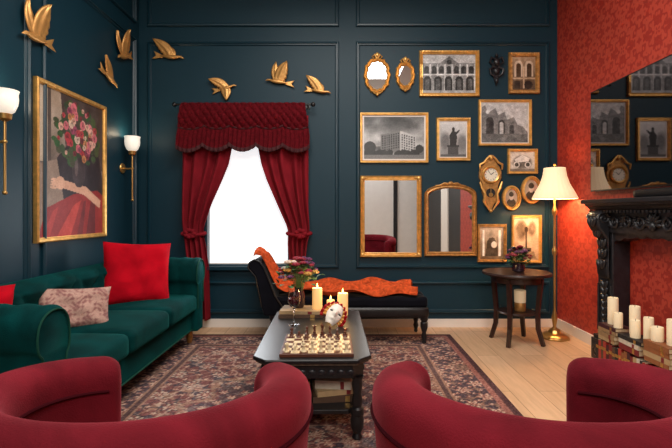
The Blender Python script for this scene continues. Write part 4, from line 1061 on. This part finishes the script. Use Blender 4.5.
def piece(kind_,colr,i,j):
    m_=M['cw'] if colr=='cream' else M['cb']
    lx=-BS/2+(i+.5)*q; ly=-BS/2+(j+.5)*q
    x=BXc+lx*cos(TRot)-ly*sin(TRot); y=BYc+lx*sin(TRot)+ly*cos(TRot)
    key=(kind_,colr)
    if key not in cache:
        cache[key]=piece_mesh(kind_).build('chess_'+kind_,m_,label='%s wooden chess %s'%(colr,kind_),cat='chess piece',group='chess pieces')
        o=cache[key]
    else:
        o=cache[key].copy(); sc.collection.objects.link(o)
    o.location=(x,y,TH+0.0205); o.scale=(1.1,1.1,0.82)
back=['rook','knight','bishop','queen','king','bishop','knight','rook']
for i in range(8):
    if i!=6: piece(back[i],'cream',i,0)
    else: piece('knight','cream',5,2)
    piece('pawn','cream',i,3 if i in(3,4) else 1)
    if i!=1: piece(back[i],'brown',i,7)
    else: piece('knight','brown',2,5)
    piece('pawn','brown',i,5 if i==6 else 6)

# ================================================================ BARREL CHAIRS
def barrel(loc,rz,label):
    t=thing('barrel_chair',label,'armchair',loc,(0,0,rz),group='rose velvet barrel chairs')
    sec=[(0.045,0.07),(0.05,0.25),(0.06,0.45),(0.07,0.60),(0.08,0.68),(0.078,0.72),(0.06,0.752),(0.03,0.768),(-0.005,0.77),(-0.04,0.757),(-0.06,0.73),(-0.066,0.69),(-0.06,0.62),(-0.055,0.45),(-0.05,0.25),(-0.045,0.07)]
    nS=len(sec)
    A=130*pi/180
    def path(a):
        return Vector((0.38*(1 if a>=0 else -1)*abs(sin(a))**0.9,-0.375*cos(a)))
    def hs(a):
        q2=abs(a)/A; return 1-0.10*(q2**2.2)
    NU=90
    vs=[];fs=[]
    stations=[(-A+2*A*i/NU,1.0,0.0) for i in range(NU+1)]
    caps=[(cos(k2/8*pi/2),sin(k2/8*pi/2)*0.06) for k2 in range(1,9)]
    full=[(-A,s_,e_) for s_,e_ in reversed(caps)]+stations+[(A,s_,e_) for s_,e_ in caps]
    for idx,(a,s_,e_) in enumerate(full):
        p=path(a); d=(path(a+0.01)-path(a-0.01)).normalized(); nrm=Vector((d.y,-d.x))
        sg=1 if a>0 else -1
        p=p+d*e_*sg
        h=hs(a)
        s2=max(s_,0.02)
        for (o_,z_) in sec:
            zz=z_*h if z_>0.1 else z_
            zc_=zz-(1-s2)*0.05*(1 if z_>0.65 else 0)
            q3=p+nrm*o_*s2
            vs.append((q3.x,q3.y,zc_))
    n=len(full)
    for i in range(n-1):
        for j in range(nS):
            k3=(j+1)%nS; fs.append((i*nS+j,(i+1)*nS+j,(i+1)*nS+k3,i*nS+k3))
    fs.append(tuple(range(nS))); fs.append(tuple(reversed([(n-1)*nS+j for j in range(nS)])))
    o=MB(); o.add(vs,fs); o.build('backrest',M['rose'],t,ang=3,sub=1)
    for (off,zz0) in ((0.079,0.655),(-0.066,0.66)):
        pts=[]
        for i in range(NU+1):
            a=-A+2*A*i/NU; p=path(a); d=(path(a+0.01)-path(a-0.01)).normalized(); nrm=Vector((d.y,-d.x))
            q3=p+nrm*off; pts.append((q3.x,q3.y,zz0*hs(a)))
        MB().tube(pts,0.005,6).build('piping',M['rosed'],t)
    o=MB(); o.lathe([(0,0.24),(0.27,0.24),(0.305,0.26),(0.315,0.32),(0.315,0.38),(0.30,0.415),(0.24,0.43),(0.1,0.44),(0,0.44)],48,TR(0,0.0,0,s=(1,1.02,1))); o.build('seat_cushion',M['rose'],t,ang=1.5)
    o=MB(); o.lathe([(0,0.075),(0.31,0.075),(0.315,0.1),(0.315,0.235),(0,0.235)],48); o.build('seat_base',M['rose'],t,ang=1.0)
    for a in (0.7,2.44,3.84,5.58):
        MB().lathe([(0.014,0),(0.024,0.075)],14,TR(0.29*cos(a),0.29*sin(a),0)).build('leg',M['black'],t)
barrel((-0.54,1.26,RZ),-0.10,'rose velvet barrel chair facing the coffee table beside the green sofa')
barrel((0.55,1.26,RZ),0.06,'rose velvet barrel chair facing the coffee table nearer the fireplace')

# ================================================================ LIGHTS, WORLD, CAMERA
def area(name,loc,rot,sx,sy,e,col=(1,1,1)):
    li=bpy.data.lights.new(name,'AREA'); li.shape='RECTANGLE'; li.size=sx; li.size_y=sy; li.energy=e; li.color=col
    o=bpy.data.objects.new(name,li); sc.collection.objects.link(o); o.location=loc; o.rotation_euler=rot
area('ceiling_softbox',(0.1,2.5,3.5),(0,0,0),1.8,1.8,98,(1,0.95,0.89))
area('front_softbox',(0.0,-1.6,3.1),(math.radians(62),0,0),3.2,1.2,84,(1,0.94,0.87))
area('rear_wall_fill',(0.6,-1.6,3.5),(0,0,0),1.5,1.0,40,(1,0.97,0.95))  # added fill, no real fixture: brightens the rear wall for the mirrors
area('window_daylight',((wx0+wx1)/2,WY-0.30,(wz0+wz1)/2-0.1),(-pi/2,0,0),0.5,0.8,10,(0.9,0.96,1))
w_=bpy.data.worlds.new('world'); sc.world=w_; w_.use_nodes=True
w_.node_tree.nodes['Background'].inputs[0].default_value=(0.8,0.85,0.9,1); w_.node_tree.nodes['Background'].inputs[1].default_value=0.5
cam=bpy.data.cameras.new('camera'); cam.sensor_width=36; cam.clip_start=0.05
cx_,cy_,kz=ZOOM
cam.lens=24*kz; cam.shift_x=(cx_-340)/672*kz; cam.shift_y=-(cy_-212)/672*kz
co=bpy.data.objects.new('camera',cam); sc.collection.objects.link(co); co.location=(0,0,CH); co.rotation_euler=(pi/2,0,0)
sc.camera=co
